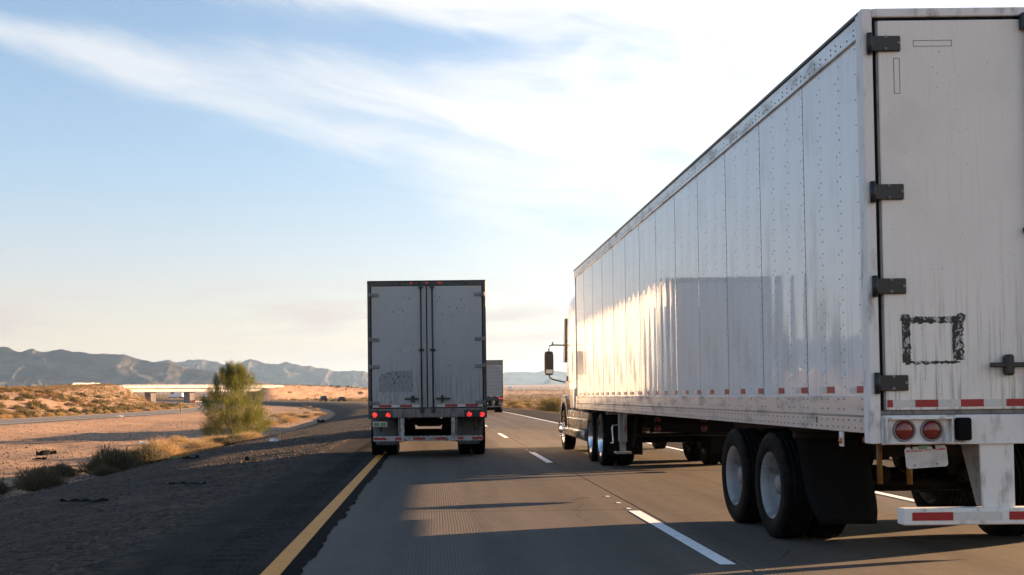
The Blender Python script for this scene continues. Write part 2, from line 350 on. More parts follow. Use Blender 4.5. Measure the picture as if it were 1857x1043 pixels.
# ------------------------------------------------------------------ mesh tools
class MB:
    def __init__(self): self.v = []; self.f = []; self.s = []
    def add(self, vs, fs, smooth=False):
        o = len(self.v); self.v += [tuple(p) for p in vs]
        for f in fs: self.f.append(tuple(i + o for i in f)); self.s.append(smooth)
        return self
    def box(self, x0, x1, y0, y1, z0, z1, b=0.0):
        x0, x1 = min(x0, x1), max(x0, x1); y0, y1 = min(y0, y1), max(y0, y1); z0, z1 = min(z0, z1), max(z0, z1)
        if b <= 0:
            vs = [(x, y, z) for x in (x0, x1) for y in (y0, y1) for z in (z0, z1)]
            return self.add(vs, [(0, 1, 3, 2), (4, 6, 7, 5), (0, 4, 5, 1), (2, 3, 7, 6), (0, 2, 6, 4), (1, 5, 7, 3)])
        b = min(b, (x1 - x0) * 0.45, (y1 - y0) * 0.45, (z1 - z0) * 0.45)
        lo = (x0, y0, z0); hi = (x1, y1, z1); vs = []; ix = {}
        for c in [(i, j, k) for i in (0, 1) for j in (0, 1) for k in (0, 1)]:
            for a in range(3):
                p = []
                for t in range(3):
                    q = hi[t] if c[t] else lo[t]
                    if t != a: q += -b if c[t] else b
                    p.append(q)
                ix[(c, a)] = len(vs); vs.append(p)
        fs = []
        for a in range(3):
            o1, o2 = [t for t in range(3) if t != a]
            for sgn in (0, 1):
                q = []
                for (i, j) in ((0, 0), (1, 0), (1, 1), (0, 1)):
                    c = [0, 0, 0]; c[a] = sgn; c[o1] = i; c[o2] = j; q.append(ix[(tuple(c), a)])
                fs.append(q)
            for i in (0, 1):
                for j in (0, 1):
                    c0 = [0, 0, 0]; c1 = [0, 0, 0]; c0[o1] = c1[o1] = i; c0[o2] = c1[o2] = j; c1[a] = 1
                    fs.append([ix[(tuple(c0), o1)], ix[(tuple(c1), o1)], ix[(tuple(c1), o2)], ix[(tuple(c0), o2)]])
        for c in [(i, j, k) for i in (0, 1) for j in (0, 1) for k in (0, 1)]:
            fs.append([ix[(c, 0)], ix[(c, 1)], ix[(c, 2)]])
        return self.add(vs, fs)
    def tube(self, pts, r, n=8, caps=True, r2=None):
        pts = [Vector(p) for p in pts]; vs = []; m = len(pts)
        for i, p in enumerate(pts):
            t = (pts[min(i + 1, m - 1)] - pts[max(i - 1, 0)]).normalized()
            u = t.cross(Vector((0, 0, 1)) if abs(t.z) < 0.9 else Vector((1, 0, 0))).normalized(); w = t.cross(u)
            rr = r if r2 is None else r + (r2 - r) * i / (m - 1)
            for k in range(n):
                a = 2 * math.pi * k / n; vs.append(p + u * (rr * math.cos(a)) + w * (rr * math.sin(a)))
        fs = [(i * n + k, i * n + (k + 1) % n, (i + 1) * n + (k + 1) % n, (i + 1) * n + k) for i in range(m - 1) for k in range(n)]
        self.add(vs, fs, True)
        if caps: self.add(vs[:n], [tuple(range(n))]); self.add(vs[-n:], [tuple(range(n))])
        return self
    def lathe(self, prof, c=(0, 0, 0), n=32, axis='X', close=True):
        """prof: list of (along axis, radius)"""
        vs = []; m = len(prof)
        for (t, r) in prof:
            for k in range(n):
                a = 2 * math.pi * k / n; p = (r * math.cos(a), r * math.sin(a))
                q = {'X': (t, p[0], p[1]), 'Y': (p[0], t, p[1]), 'Z': (p[0], p[1], t)}[axis]
                vs.append((q[0] + c[0], q[1] + c[1], q[2] + c[2]))
        fs = [(i * n + k, i * n + (k + 1) % n, (i + 1) * n + (k + 1) % n, (i + 1) * n + k) for i in range(m - 1) for k in range(n)]
        self.add(vs, fs, True)
        if close:
            for i in (0, m - 1):
                if prof[i][1] > 1e-4: self.add(vs[i * n:(i + 1) * n], [tuple(range(n))])
        return self
    def prism(self, poly, axis, a0, a1):
        m = len(poly)
        def P(q, a): return {'X': (a, q[0], q[1]), 'Y': (q[0], a, q[1]), 'Z': (q[0], q[1], a)}[axis]
        vs = [P(q, a0) for q in poly] + [P(q, a1) for q in poly]
        fs = [tuple(range(m)), tuple(range(m, 2 * m))] + [(i, (i + 1) % m, m + (i + 1) % m, m + i) for i in range(m)]
        return self.add(vs, fs)
    def loft(self, st, n=20):
        """stations (y, half_width, z0, z1, corner) of rounded rectangles along y"""
        vs = []
        for (y, hw, z0, z1, c) in st:
            for k in range(n):
                a = 2 * math.pi * (k + 0.5) / n; ca, sa = math.cos(a), math.sin(a)
                e = 2.0 / (2.0 + 8.0 * (1 - c)); x = math.copysign(abs(ca) ** e, ca); z = math.copysign(abs(sa) ** e, sa)
                vs.append((x * hw, y, (z0 + z1) / 2 + z * (z1 - z0) / 2))
        m = len(st)
        fs = [(i * n + k, i * n + (k + 1) % n, (i + 1) * n + (k + 1) % n, (i + 1) * n + k) for i in range(m - 1) for k in range(n)]
        self.add(vs, fs, True); self.add(vs[:n], [tuple(range(n))]); self.add(vs[-n:], [tuple(range(n))])
        return self
    def mesh(self, name, mat):
        me = bpy.data.meshes.new(name); me.from_pydata(self.v, [], self.f)
        for p, s in zip(me.polygons, self.s): p.use_smooth = s
        bm = bmesh.new(); bm.from_mesh(me); bmesh.ops.remove_doubles(bm, verts=bm.verts, dist=1e-5); bmesh.ops.recalc_face_normals(bm, faces=bm.faces); bm.to_mesh(me); bm.free()
        if isinstance(mat, str): mat = M[mat]
        me.materials.append(mat); return me
    def build(self, name, mat, parent=None): return put(name, self.mesh(name, mat), parent)

def put(name, me, parent=None, loc=None, rot=None):
    o = bpy.data.objects.new(name, me); COL.objects.link(o)
    if parent is not None: o.parent = parent
    if loc is not None: o.location = loc
    if rot is not None: o.rotation_euler = rot
    return o
def tag(o, label=None, cat=None, group=None, kind=None):
    if label: o['label'] = label
    if cat: o['category'] = cat
    if group: o['group'] = group
    if kind: o['kind'] = kind
    return o
def thing(name, label, cat, loc=(0, 0, 0), rz=0.0, group=None):
    o = bpy.data.objects.new(name, None); COL.objects.link(o); o.location = loc; o.rotation_euler = (0, 0, rz); o.empty_display_size = 0.2
    return tag(o, label, cat, group)
def copy_tree(o, parent=None):
    c = o.copy(); COL.objects.link(c); c.parent = parent
    for ch in list(o.children): copy_tree(ch, c)
    return c
def raw_mesh(name, v, f, mat, smooth=False):
    """v (n,3) array, f (m,k) array"""
    me = bpy.data.meshes.new(name); v = np.asarray(v, np.float32); f = np.asarray(f, np.int32); k = f.shape[1]
    me.vertices.add(len(v)); me.vertices.foreach_set('co', v.ravel())
    me.loops.add(f.size); me.loops.foreach_set('vertex_index', f.ravel())
    me.polygons.add(len(f)); me.polygons.foreach_set('loop_start', np.arange(len(f), dtype=np.int32) * k); me.polygons.foreach_set('loop_total', np.full(len(f), k, np.int32))
    if smooth: me.polygons.foreach_set('use_smooth', np.ones(len(f), bool))
    me.update(calc_edges=True); me.materials.append(M[mat]); return me

# ------------------------------------------------------------------ terrain
def hsh(ix, iy, s): 
    t = (ix.astype(np.int64) * 374761393 + iy.astype(np.int64) * 668265263 + s * 982451653) & 0x7fffffff
    t = ((t ^ (t >> 13)) * 1274126177) & 0x7fffffff
    return ((t ^ (t >> 16)) & 0xffff) / 65535.0
def vnoise(x, y, s=0):
    ix = np.floor(x); iy = np.floor(y); fx = x - ix; fy = y - iy; fx = fx * fx * (3 - 2 * fx); fy = fy * fy * (3 - 2 * fy)
    a = hsh(ix, iy, s); b = hsh(ix + 1, iy, s); c = hsh(ix, iy + 1, s); e = hsh(ix + 1, iy + 1, s)
    return (a * (1 - fx) + b * fx) * (1 - fy) + (c * (1 - fx) + e * fx) * fy - 0.5
def fbm(x, y, o=4, s=0):
    r = 0; a = 1.0
    for i in range(o): r = r + a * vnoise(x, y, s + i); x = x * 2.03 + 17; y = y * 2.03 + 9; a *= 0.5
    return r
def ss(x, a, b): t = np.clip((x - a) / (b - a), 0, 1); return t * t * (3 - 2 * t)
def road_c(Y):
    Y = np.asarray(Y, float); q = np.clip(Y, 70, 700) - 70
    return -(q ** 2) / 2180 - np.maximum(Y - 700, 0) * 0.578
def opp_c(Y):
    Y = np.asarray(Y, float); q = np.clip(Y, 150, 700) - 150
    return -46 - (q ** 2) / 1676 - np.maximum(Y - 700, 0) * 0.6
RIDGES = [[(-140, -40, 1.0, 30), (-105, 60, 1.6, 26), (-86, 186, 3.2, 20), (-115, 330, 5.4, 22), (-141, 440, 7.3, 20), (-153, 497, 8.0, 18)], [(-87, 551, 8.0, 11), (-70, 588, 7.2, 18), (-38, 660, 5.2, 26), (25, 790, 3.4, 34), (130, 950, 0.6, 40)]]
def base_z(X, Y):
    dd = np.maximum(np.hypot(X, Y) - 350, 0); return 0.013 * dd ** 2 / (dd + 800)
def ground_z(X, Y, cut=True):
    X = np.asarray(X, float); Y = np.asarray(Y, float); dist = np.hypot(X, Y)
    u = X - road_c(Y); vv = X - opp_c(Y)
    zl = np.interp(-u, [2.8, 7.6, 8.6, 10.9, 11.8, 13.0], [0, -0.46, -0.62, -1.16, -1.34, -1.4])
    zr = -0.35 * ss(u, 9.2, 13.0)
    z = np.where(u < 0, zl, zr)
    nat = np.where(u < 0, ss(-u, 11, 16), ss(u, 12, 18))
    wob = fbm(X / 14, Y / 14, 4, 3) * 0.34 * nat + (fbm(X / 2.2, Y / 2.2, 3, 5) * 0.11 + fbm(X / 0.85, Y / 0.95, 2, 15) * 0.075) * np.clip(nat + 0.45 * (u < -3.2), 0, 1)
    z = z + wob
    z = z + 0.55 * nat * ss(Y, 60, 30) * (u < 0) * 0.0
    lb = (1.0 * ss(-vv, 6.5, 16) + 2.2 * ss(-vv, 14, 46)) * ss(Y, 20, 80) * (1 - 0.6 * ss(Y, 330, 480))
    z = z + lb
    for rd in RIDGES:
        best = np.full(X.shape, 0.0)
        for (ax, ay, ah, aw), (bx, by, bh, bw) in zip(rd[:-1], rd[1:]):
            ex, ey = bx - ax, by - ay; t = np.clip(((X - ax) * ex + (Y - ay) * ey) / (ex * ex + ey * ey), 0, 1)
            dd = np.hypot(X - ax - t * ex, Y - ay - t * ey); hh = ah + (bh - ah) * t; ww = aw + (bw - aw) * t
            best = np.maximum(best, hh * (1 - ss(dd, ww * 0.25, ww * 1.35)))
        z = np.maximum(z, np.where(best > 0.02, best + wob * 0.8 + z * (1 - np.clip(best / 2.0, 0, 1)), -9))
    k = ss(np.abs(vv), 15, 6.6); z = z * (1 - k) + k * (-0.85)
    k2 = np.where(u < 0, ss(-u, 8, 2.9), ss(u, 12, 9.0)); z = np.where(Y > 150, z * (1 - k2), z)
    z = z + base_z(X, Y)
    if cut:
        z = z - np.where((u > -2.75) & (u < 8.85), 0.07 + 0.0007 * dist, 0) - np.where(np.abs(vv) < 5.6, 0.06 + 0.0007 * dist, 0)
    return z
def grow(a, b, st, g, mx):
    r = [a]; s = st
    while r[-1] < b: r.append(r[-1] + s); s = min(s * g, mx)
    return r
gx = sorted(set([-x for x in grow(13.5, 60, 0.32, 1.016, 900)] + [-x for x in grow(62, 12000, 1.2, 1.04, 900)] + list(np.arange(-13.2, -2.6, 0.22)) + [-2.76, -2.74, 0, 3, 6, 8.84, 8.86, 9.3, 10, 11, 12] + [x for x in grow(13, 12000, 0.6, 1.06, 900)]))
gy = sorted(set([-x for x in grow(12, 6000, 1.0, 1.25, 900)] + list(np.arange(-11, 4, 1.0)) + list(np.arange(4, 42, 0.3)) + grow(42, 900, 0.33, 1.0095, 8) + grow(905, 12000, 9, 1.05, 600)))
gx = np.array(gx); gy = np.array(gy)
XX, YY = np.meshgrid(gx, gy); ZZ = ground_z(XX, YY)
nx, ny = len(gx), len(gy); idx = np.arange(nx * ny).reshape(ny, nx)
quads = np.stack([idx[:-1, :-1], idx[:-1, 1:], idx[1:, 1:], idx[1:, :-1]], -1).reshape(-1, 4)
gm = raw_mesh('ground', np.stack([XX, YY, ZZ], -1).reshape(-1, 3), quads, 'desert_ground', True)
UU = XX - road_c(YY)
gmask = np.clip(ss(-UU, 12.2, 10.2) * (UU < 0) + ss(UU, 12.5, 10.5) * (UU > 0), 0, 1) * 0.95
at = gm.attributes.new('gravel', 'FLOAT', 'POINT'); at.data.foreach_set('value', gmask.ravel().astype(np.float32))
tag(put('ground', gm), kind='structure')

# ------------------------------------------------------------------ roads
def strip(name, cfun, u0, u1, ys, dz, mat, parent=None, zf=None, jag=0.0):
    vs = []; fs = []
    for i, y in enumerate(ys):
        c = float(cfun(y)); 
        for u in (u0, u1):
            j = jag * (random.random() - 0.5) if u == u0 and jag else 0
            x = c + u + j; vs.append((x, y, (float(base_z(x, y)) if zf is None else zf + float(base_z(x, y))) + dz))
        if i: a = 2 * i; fs.append((a - 2, a - 1, a + 1, a))
    me = raw_mesh(name, vs, fs, mat); return put(name, me, parent)
near_y = list(np.arange(-12, 90, 3.0)); far_y = grow(87.5, 720, 3, 1.03, 14); all_y = list(np.arange(-12, 87.5, 1.0)) + far_y
hw = tag(bpy.data.objects.new('highway', None), kind='structure'); COL.objects.link(hw)
strip('road_base', road_c, -1.2, 6.05, all_y, -0.045, 'under_black', hw)
y0 = -10.3; SL = 4.6
def slab_mesh(x0, x1): return MB().box(x0, x1, 0.004, SL - 0.004, -0.16, 0.0, 0.006).mesh('slab', 'concrete')
sm = [slab_mesh(-1.10, 2.405), slab_mesh(2.417, 6.0)]
k = 0
while y0 + k * SL < 84:
    for j in (0, 1): put('slab', sm[j], hw, (0, y0 + k * SL + (1.7 if j else 0), random.uniform(-0.0012, 0.0012)))
    k += 1
yend = y0 + k * SL
strip('carriageway', road_c, -1.10, 6.0, [yend + 1.75] + [y for y in far_y if y > yend + 2], 0.0, 'concrete_far', hw)
strip('carriageway', road_c, -1.10, 2.405, [yend + 0.004, yend + 1.746], 0.0, 'concrete_far', hw)
strip('shoulder', road_c, -2.78, -1.108, list(np.arange(-12, 60, 0.35)) + [y for y in all_y if y > 60], 0.0, 'asphalt', hw, jag=0.10)
strip('shoulder', road_c, 6.008, 8.85, all_y, 0.0, 'asphalt', hw)
# rumble strip: ground-in grooves, built as a ribbed strip lying on the shoulder
vs = []; fs = []; rib = np.arange(2, 75, 0.075)
for i, y in enumerate(rib):
    z = 0.017 * max(0.0, math.sin(2 * math.pi * y / 0.30))
    for x, e in ((-1.98, 0), (-1.93, 1), (-1.57, 1), (-1.52, 0)): vs.append((x, y, 0.0025 + z * e))
    if i: fs += [(4 * i - 4 + j, 4 * i - 3 + j, 4 * i + 1 + j, 4 * i + j) for j in range(3)]
put('rumble_strip', raw_mesh('rumble_strip', vs, fs, 'asphalt'), hw)
# tar seam between asphalt and concrete, jagged on the concrete side
vs = []; fs = []; ys = np.arange(3, 90, 0.16)
for i, y in enumerate(ys):
    w = 0.035 + max(0, 0.045 * random.random() + 0.06 * float(vnoise(np.array([y * 3.3]), np.array([3.0]))[0]))
    vs += [(-1.185, y, 0.004), (-1.10 + w, y, 0.004)]
    if i: fs.append((2 * i - 2, 2 * i - 1, 2 * i + 1, 2 * i))
put('tar_seam', raw_mesh('tar_seam', vs, fs, 'tar'), hw)
strip('edge_line', road_c, -1.345, -1.19, all_y, 0.008, 'paint_yellow', hw)
strip('edge_line', road_c, 5.82, 5.95, all_y, 0.006, 'paint_white', hw)
for k in range(-1, 26):
    a = 8.55 + 13.1 * k; c = road_c(a)
    o = strip('lane_dash', road_c, 2.23, 2.36, list(np.linspace(a, a + 4.0, 5)), 0.004 if a < 80 else 0.02, 'paint_white', hw)
for y in (12.75, 13.45, 14.3, 25.9, 26.8):
    MB().box(2.25, 2.30, y, y + 0.10, 0.0, 0.006, 0.002).build('paint_fleck', 'paint_white', hw)
opp_y = grow(-40, 720, 6, 1.0, 6)
oh = tag(bpy.data.objects.new('far_carriageway', None), kind='structure'); COL.objects.link(oh)
strip('carriageway', opp_c, -5.6, 5.6, opp_y, 0.0, 'asphalt_ramp', oh, zf=-0.85)
strip('edge_line', opp_c, 3.9, 4.06, opp_y, 0.02, 'paint_white', oh, zf=-0.85)
strip('edge_line', opp_c, -4.1, -3.95, opp_y, 0.02, 'paint_white', oh, zf=-0.85)
strip('lane_dash', opp_c, -0.06, 0.06, opp_y, 0.02, 'paint_white', oh, zf=-0.85)

# ------------------------------------------------------------------ mountains
FPX = 1960.0
def mountain(name, prof, D, depth, seed, nxm=260, nym=70, rug=0.5, fan=0.35):
    """prof: (azimuth in px from the road's vanishing point, crest height in px above eye level) at distance D"""
    px = np.array([p[0] for p in prof], float); ph = np.array([p[1] for p in prof], float)
    xs = np.linspace(px[0], px[-1], nxm) / FPX * D; t = np.linspace(0, 1, nym)
    q_ = xs / D * FPX; e_ = np.minimum(1.0, np.interp(q_, px, ph) / 25.0); hc = (np.interp(q_, px, ph) - 0.011 * q_ + e_ * (fbm(q_ / 26, q_ * 0 + seed, 4, seed) * 5.5)) / FPX * D + 1.35
    X, T = np.meshgrid(xs, t); Hc = np.broadcast_to(hc, X.shape)
    Y = D - depth * 0.62 + T * depth
    env = np.where(T < 0.62, np.power(np.clip(T / 0.62, 0, 1), 1.25), 1 - 0.8 * ss(T, 0.62, 1.0))
    env = np.where(T < 0.25, env * 0.9, env)
    rid = 0; a = 1.0; f = 1.0 / 120.0
    wx = X + fbm(X / 300, Y / 300, 3, seed + 40) * 70; wy = Y + fbm(X / 200, Y / 200, 2, seed + 60) * 120
    for i in range(5):
        rid = rid + a * (1 - np.abs(2 * vnoise(wx * f, wy * f * 0.7, seed + i)) * 2); a *= 0.5; f *= 2.1
    rid = np.clip(rid / 1.9, 0, 1) ** 1.3
    z = Hc * env * (1 - rug * (1 - np.clip(T / 0.62, 0, 1) ** 2.5 * 0.93) * (1 - np.clip(rid, 0, 1))) + (fbm(X / 60, Y / 60, 3, seed) * 0.02 * Hc)
    gz = base_z(X, Y); z = np.where(T < 0.02, gz - 6, np.maximum(z, gz - 6 + T * 10))
    i = np.arange(nxm * nym).reshape(nym, nxm)
    q = np.stack([i[:-1, :-1], i[:-1, 1:], i[1:, 1:], i[1:, :-1]], -1).reshape(-1, 4)
    return tag(put(name, raw_mesh(name, np.stack([X, Y, z], -1).reshape(-1, 3), q, 'mountain_rock', True)), kind='structure')
near = [(-1500, 70), (-1250, 105), (-1000, 96), (-900, 102), (-830, 99), (-788, 91), (-760, 86), (-737, 90), (-712, 84), (-695, 86), (-677, 91), (-655, 85), (-635, 86), (-610, 81), (-588, 81), (-560, 78), (-530, 73), (-508, 70), (-488, 69), (-468, 62), (-440, 55), (-405, 48), (-370, 40), (-330, 30), (-280, 18), (-220, 2)]
mid = [(-620, 60), (-560, 62), (-510, 66), (-480, 70), (-458, 66), (-430, 68), (-410, 66), (-390, 64), (-372, 62), (-350, 64), (-332, 71), (-318, 69), (-298, 60), (-285, 60), (-270, 63), (-255, 59), (-238, 55), (-222, 57), (-200, 54), (-175, 50), (-150, 46), (-128, 46), (-100, 42), (-60, 38), (0, 30), (60, 20), (120, 6)]
farr = [(-200, 30), (-80, 36), (20, 38), (90, 40), (130, 42), (155, 46), (180, 43), (205, 48), (240, 45), (300, 40), (360, 46), (430, 38), (520, 44), (640, 36), (800, 40), (1000, 30), (1300, 38), (1700, 25)]
butte = [(100, 2), (170, 12), (195, 22), (207, 30), (222, 22), (250, 12), (300, 2)]
mountain('mountains', near, 2700, 520, 1, 520, 120, 0.85)
mountain('mountains', mid, 4300, 700, 21, 460, 100, 0.8)
mountain('mountains', farr, 6600, 1000, 51, 320, 70, 0.35)
mountain('mountains', butte, 4600, 500, 71, 60, 30, 0.3)

# ------------------------------------------------------------------ haze
hz = MB().box(-7000, 7000, -2500, 9500, -3.5, 235)
hm = bpy.data.materials.new('haze_air'); hm.use_nodes = True; k = NT(hm.node_tree); k.n.remove(k.n['Principled BSDF'])
pv = k.node('ShaderNodeVolumePrincipled'); pv.inputs['Color'].default_value = (0.42, 0.66, 1.0, 1); pv.inputs['Density'].default_value = HAZE_DENSITY; pv.inputs['Anisotropy'].default_value = 0.35
k.l.new(pv.outputs[0], k.n['Material Output'].inputs['Volume'])
tag(hz.build('haze', hm), kind='stuff')

# ------------------------------------------------------------------ wheels
TR = 0.49
def tyre_mesh(w=0.275):
    h = w / 2
    prof = [(-h * 0.62, 0.292), (-h * 0.93, 0.31), (-h, 0.39), (-h * 0.985, 0.405), (-h, 0.42), (-h * 0.97, 0.452), (-h * 0.86, 0.479), (-h * 0.80, TR)]
    for c in (-0.52, -0.17, 0.17, 0.52): prof += [(h * (c - 0.045), TR), (h * (c - 0.03), TR - 0.012), (h * (c + 0.03), TR - 0.012), (h * (c + 0.045), TR)]
    prof += [(h * 0.80, TR), (h * 0.86, 0.479), (h * 0.97, 0.452), (h, 0.42), (h * 0.985, 0.405), (h, 0.39), (h * 0.93, 0.31), (h * 0.62, 0.292)]
    return MB().lathe(prof, n=48, close=False).mesh('tyre', 'tyre_rubber')
def rim_mesh(mat):   # outside faces -x; deep dish of an outer dual
    prof = [(0.09, 0.10), (0.055, 0.13), (0.05, 0.235), (0.02, 0.262), (-0.06, 0.268), (-0.10, 0.282), (-0.118, 0.302), (-0.128, 0.312), (-0.128, 0.300), (-0.105, 0.290)]
    b = MB().lathe(prof[:8], n=40, close=False); b.lathe([(0.09, 0.10), (0.13, 0.29)], n=40, close=False)
    return b.mesh('rim', mat)
def rimf_mesh(mat):  # steer wheel: disc bulges outwards
    b = MB().lathe([(0.12, 0.29), (-0.10, 0.262), (-0.118, 0.302), (-0.128, 0.312)], n=40, close=False)
    b.lathe([(-0.03, 0.262), (-0.075, 0.22), (-0.10, 0.15), (-0.10, 0.10)], n=40, close=False)
    return b.mesh('rim', mat)
def hub_mesh(mat, front=False):
    x = -0.10 if front else 0.05
    b = MB().lathe([(x + 0.05, 0.115), (x - 0.03, 0.115), (x - 0.06, 0.10), (x - 0.11, 0.085), (x - 0.125, 0.05), (x - 0.125, 0.0)], n=20, close=False)
    for i in range(10):
        a = 2 * math.pi * i / 10; c = (0.168 * math.cos(a), 0.168 * math.sin(a))
        if front: b.lathe([(x + 0.02, 0.026), (x - 0.05, 0.022), (x - 0.11, 0.006), (x - 0.115, 0.0)], (0, c[0], c[1]), 8, close=False)
        else: b.lathe([(x + 0.01, 0.017), (x - 0.03, 0.017), (x - 0.03, 0.0)], (0, c[0], c[1]), 6, close=False)
    return b.mesh('wheel', mat)
TYRE, RIMW, RIMA, RIMF = tyre_mesh(), rim_mesh('rim_white'), rim_mesh('rim_alu'), rimf_mesh('rim_alu')
HUBW, HUBA, HUBF = hub_mesh('hinge_grey'), hub_mesh('rim_alu'), hub_mesh('chrome', True)
def wheel(parent, x, y, out, kind='w'):
    """out = -1 faces left, +1 faces right; kind w / a dual, f steer"""
    hub, rim = {'w': (HUBW, RIMW), 'a': (HUBA, RIMA), 'f': (HUBF, RIMF)}[kind]
    o = put('wheel', hub, parent, (x, y, TR), (0, 0, 0 if out < 0 else math.pi))
    put('tyre', TYRE, o); put('rim', rim, o)
    return o
def dual(parent, y, kind='w', xo=1.155):
    for s in (-1, 1):
        wheel(parent, s * xo, y, s, kind); wheel(parent, s * (xo - 0.325), y, -s, kind)
    MB().lathe([(-xo + 0.05, 0.07), (-0.25, 0.07), (0.25, 0.07), (xo - 0.05, 0.07)], (0, y, TR), 14).lathe([(-0.9, 0.2), (-0.62, 0.2)], (0, y, TR), 18).lathe([(0.62, 0.2), (0.9, 0.2)], (0, y, TR), 18).build('axle', 'under_black', parent)

# ------------------------------------------------------------------ semi-trailers
HWD = 1.30
PANEL_W = 1.22
def panel_mesh():
    """a riveted side sheet, hanging on posts, that bellies out a little between them (outer face at x = 0)"""
    v = []; f = []; ny_ = 24; zs = [0.0, 0.06, 1.3, 2.56, 2.62]; nz_ = len(zs)
    for i in range(ny_ + 1):
        y = 0.002 + (PANEL_W - 0.005) * i / ny_; ph = (y % 0.4067) / 0.4067
        for j, z in enumerate(zs):
            amp = 0.0 if j in (0, nz_ - 1) else 0.0013
            v.append((-amp * math.sin(math.pi * ph) ** 2 - (0.0022 * max(0.0, 1 - y / 0.05)), y, z))
    for i in range(ny_):
        for j in range(nz_ - 1):
            a = i * nz_ + j; f.append((a, a + 1, a + nz_ + 1, a + nz_))
    o = len(v)
    v += [(0.02, 0.002, 0), (0.02, PANEL_W - 0.003, 0), (0.02, PANEL_W - 0.003, 2.62), (0.02, 0.002, 2.62)]
    f += [(o, o + 1, o + 2, o + 3)]
    e = len(v); v += [(-0.0022, 0.002, 0), (-0.0022, 0.002, 2.62), (0.018, 0.0015, 2.62), (0.018, 0.0015, 0)]; f += [(e, e + 1, e + 2, e + 3)]
    me = bpy.data.meshes.new('side_panel'); me.from_pydata(v, [], f)
    for p in me.polygons: p.use_smooth = len(p.vertices) == 4 and p.index < ny_ * (nz_ - 1)
    me.materials.append(M['white_side']); me.materials.append(M['seam_dirt']); me.polygons[len(f) - 1].material_index = 1; return me
PANEL = panel_mesh()
def rivets(b, pts, r=0.0085, h=0.005, sx=-1):
    for (x, y, z) in pts:
        vs = [(x, y + r * math.cos(a), z + r * math.sin(a)) for a in [i * math.pi / 3 for i in range(6)]]
        vs += [(x + sx * h * 0.75, y + r * 0.62 * math.cos(a), z + r * 0.62 * math.sin(a)) for a in [i * math.pi / 3 for i in range(6)]] + [(x + sx * h, y, z)]
        b.add(vs, [(i, (i + 1) % 6, 6 + (i + 1) % 6, 6 + i) for i in range(6)] + [(6 + i, 6 + (i + 1) % 6, 12) for i in range(6)], True)

def trailer_body(t, H=4.12, zb=1.05, L=16.15, detail=True, rail_mat='alu_rail'):
    npan = 13; y0p = 0.085; zp = zb + 0.27; sc = (H - 0.17 - zp) / 2.62
    for s in (-1, 1):
        for i in range(npan):
            o = put('side_panel', PANEL, t, (s * (HWD - 0.012), y0p + i * PANEL_W, zp)); o.scale = (1 if s < 0 else -1, 1, sc)
        x = s * HWD
        MB().box(x - s * 0.05, x + s * 0.004, y0p, L - 0.02, H - 0.17, H - 0.035, 0.004).box(x - s * 0.05, x + s * 0.010, y0p, L - 0.02, H - 0.185, H - 0.168, 0.003).build('top_rail', rail_mat, t)
        MB().box(x - s * 0.06, x + s * 0.014, 0.02, L + 0.01, H - 0.034, H + 0.006, 0.01).build('roof_edge', 'black_paint', t)
        MB().box(x - s * 0.05, x + s * 0.001, y0p, L - 0.02, zb + 0.125, zb + 0.272, 0.003).build('upper_rail', rail_mat, t)
        MB().prism([(x - s * 0.09, zb), (x + s * 0.008, zb), (x + s * 0.008, zb + 0.112), (x + s * 0.016, zb + 0.124), (x - s * 0.09, zb + 0.124)], 'Y', y0p, L - 0.02).build('bottom_rail', rail_mat, t)
        b = MB()
        if detail or s > 9:
            pts = []
            for i in range(npan + 1):
                yb = y0p + i * PANEL_W
                cols = [(0.018, 0.075, 0), (0.075, 0.19, 0.05)] if i < npan else [(-0.02, 0.105, 0)]
                if i < npan: cols += [(0.407, 0.095, 0.02), (0.468, 0.19, 0.09), (0.813, 0.095, 0.05), (0.872, 0.19, 0.12)]
                for (dy, sp, off) in cols:
                    z = zp + 0.05 + off
                    while z < H - 0.20: pts.append((x - s * 0.0105, yb + dy, z)); z += sp
            rivets(b, pts, 0.0062, 0.004, s)
            pts = []; y = y0p + 0.05
            while y < L - 0.1:
                for zz in (zb + 0.032, zb + 0.088): pts.append((x + s * 0.008, y, zz))
                if int(y / 0.1) % 4 in (0, 1):
                    for zz in (zb + 0.17, zb + 0.245): pts.append((x + s * 0.001, y, zz))
                pts.append((x + s * 0.004, y, H - 0.14)); 
                if int(y / 0.1) % 4 < 2: pts.append((x + s * 0.004, y, H - 0.10))
                y += 0.105 if int(y * 3) % 2 else 0.125
            rivets(b, pts, 0.009, 0.006, s)
            tag(b.build('rivet', 'rivet_metal', t), kind='stuff')
            for i in range(26):
                ya = 0.10 + i * 0.61
                MB().box(x - s * 0.012, x - s * 0.0095 + s * 0.003, ya, ya + 0.15, zp + 0.022, zp + 0.072).build('tape_strip', 'tape_red', t)
                MB().box(x - s * 0.012, x - s * 0.0095 + s * 0.003, ya + 0.151, ya + 0.29, zp + 0.022, zp + 0.072).build('tape_strip', 'tape_white', t)
    MB().box(-HWD + 0.03, HWD - 0.03, 0.06, L - 0.02, H - 0.03, H - 0.005).build('roof', 'frame_white', t)
    MB().box(-HWD + 0.01, HWD - 0.01, L - 0.03, L, zb, H - 0.04, 0.01).build('front_wall', 'frame_white', t)
    MB().box(-HWD + 0.06, HWD - 0.06, 0.1, L - 0.05, zb + 0.10, zb + 0.16).build('floor', 'under_black', t)
    b = MB(); y = 0.35
    while y < L - 0.5:
        b.box(-HWD + 0.07, HWD - 0.07, y, y + 0.06, zb + 0.0, zb + 0.098); y += 0.305
    tag(b.build('crossmember', 'under_black', t), kind='stuff')

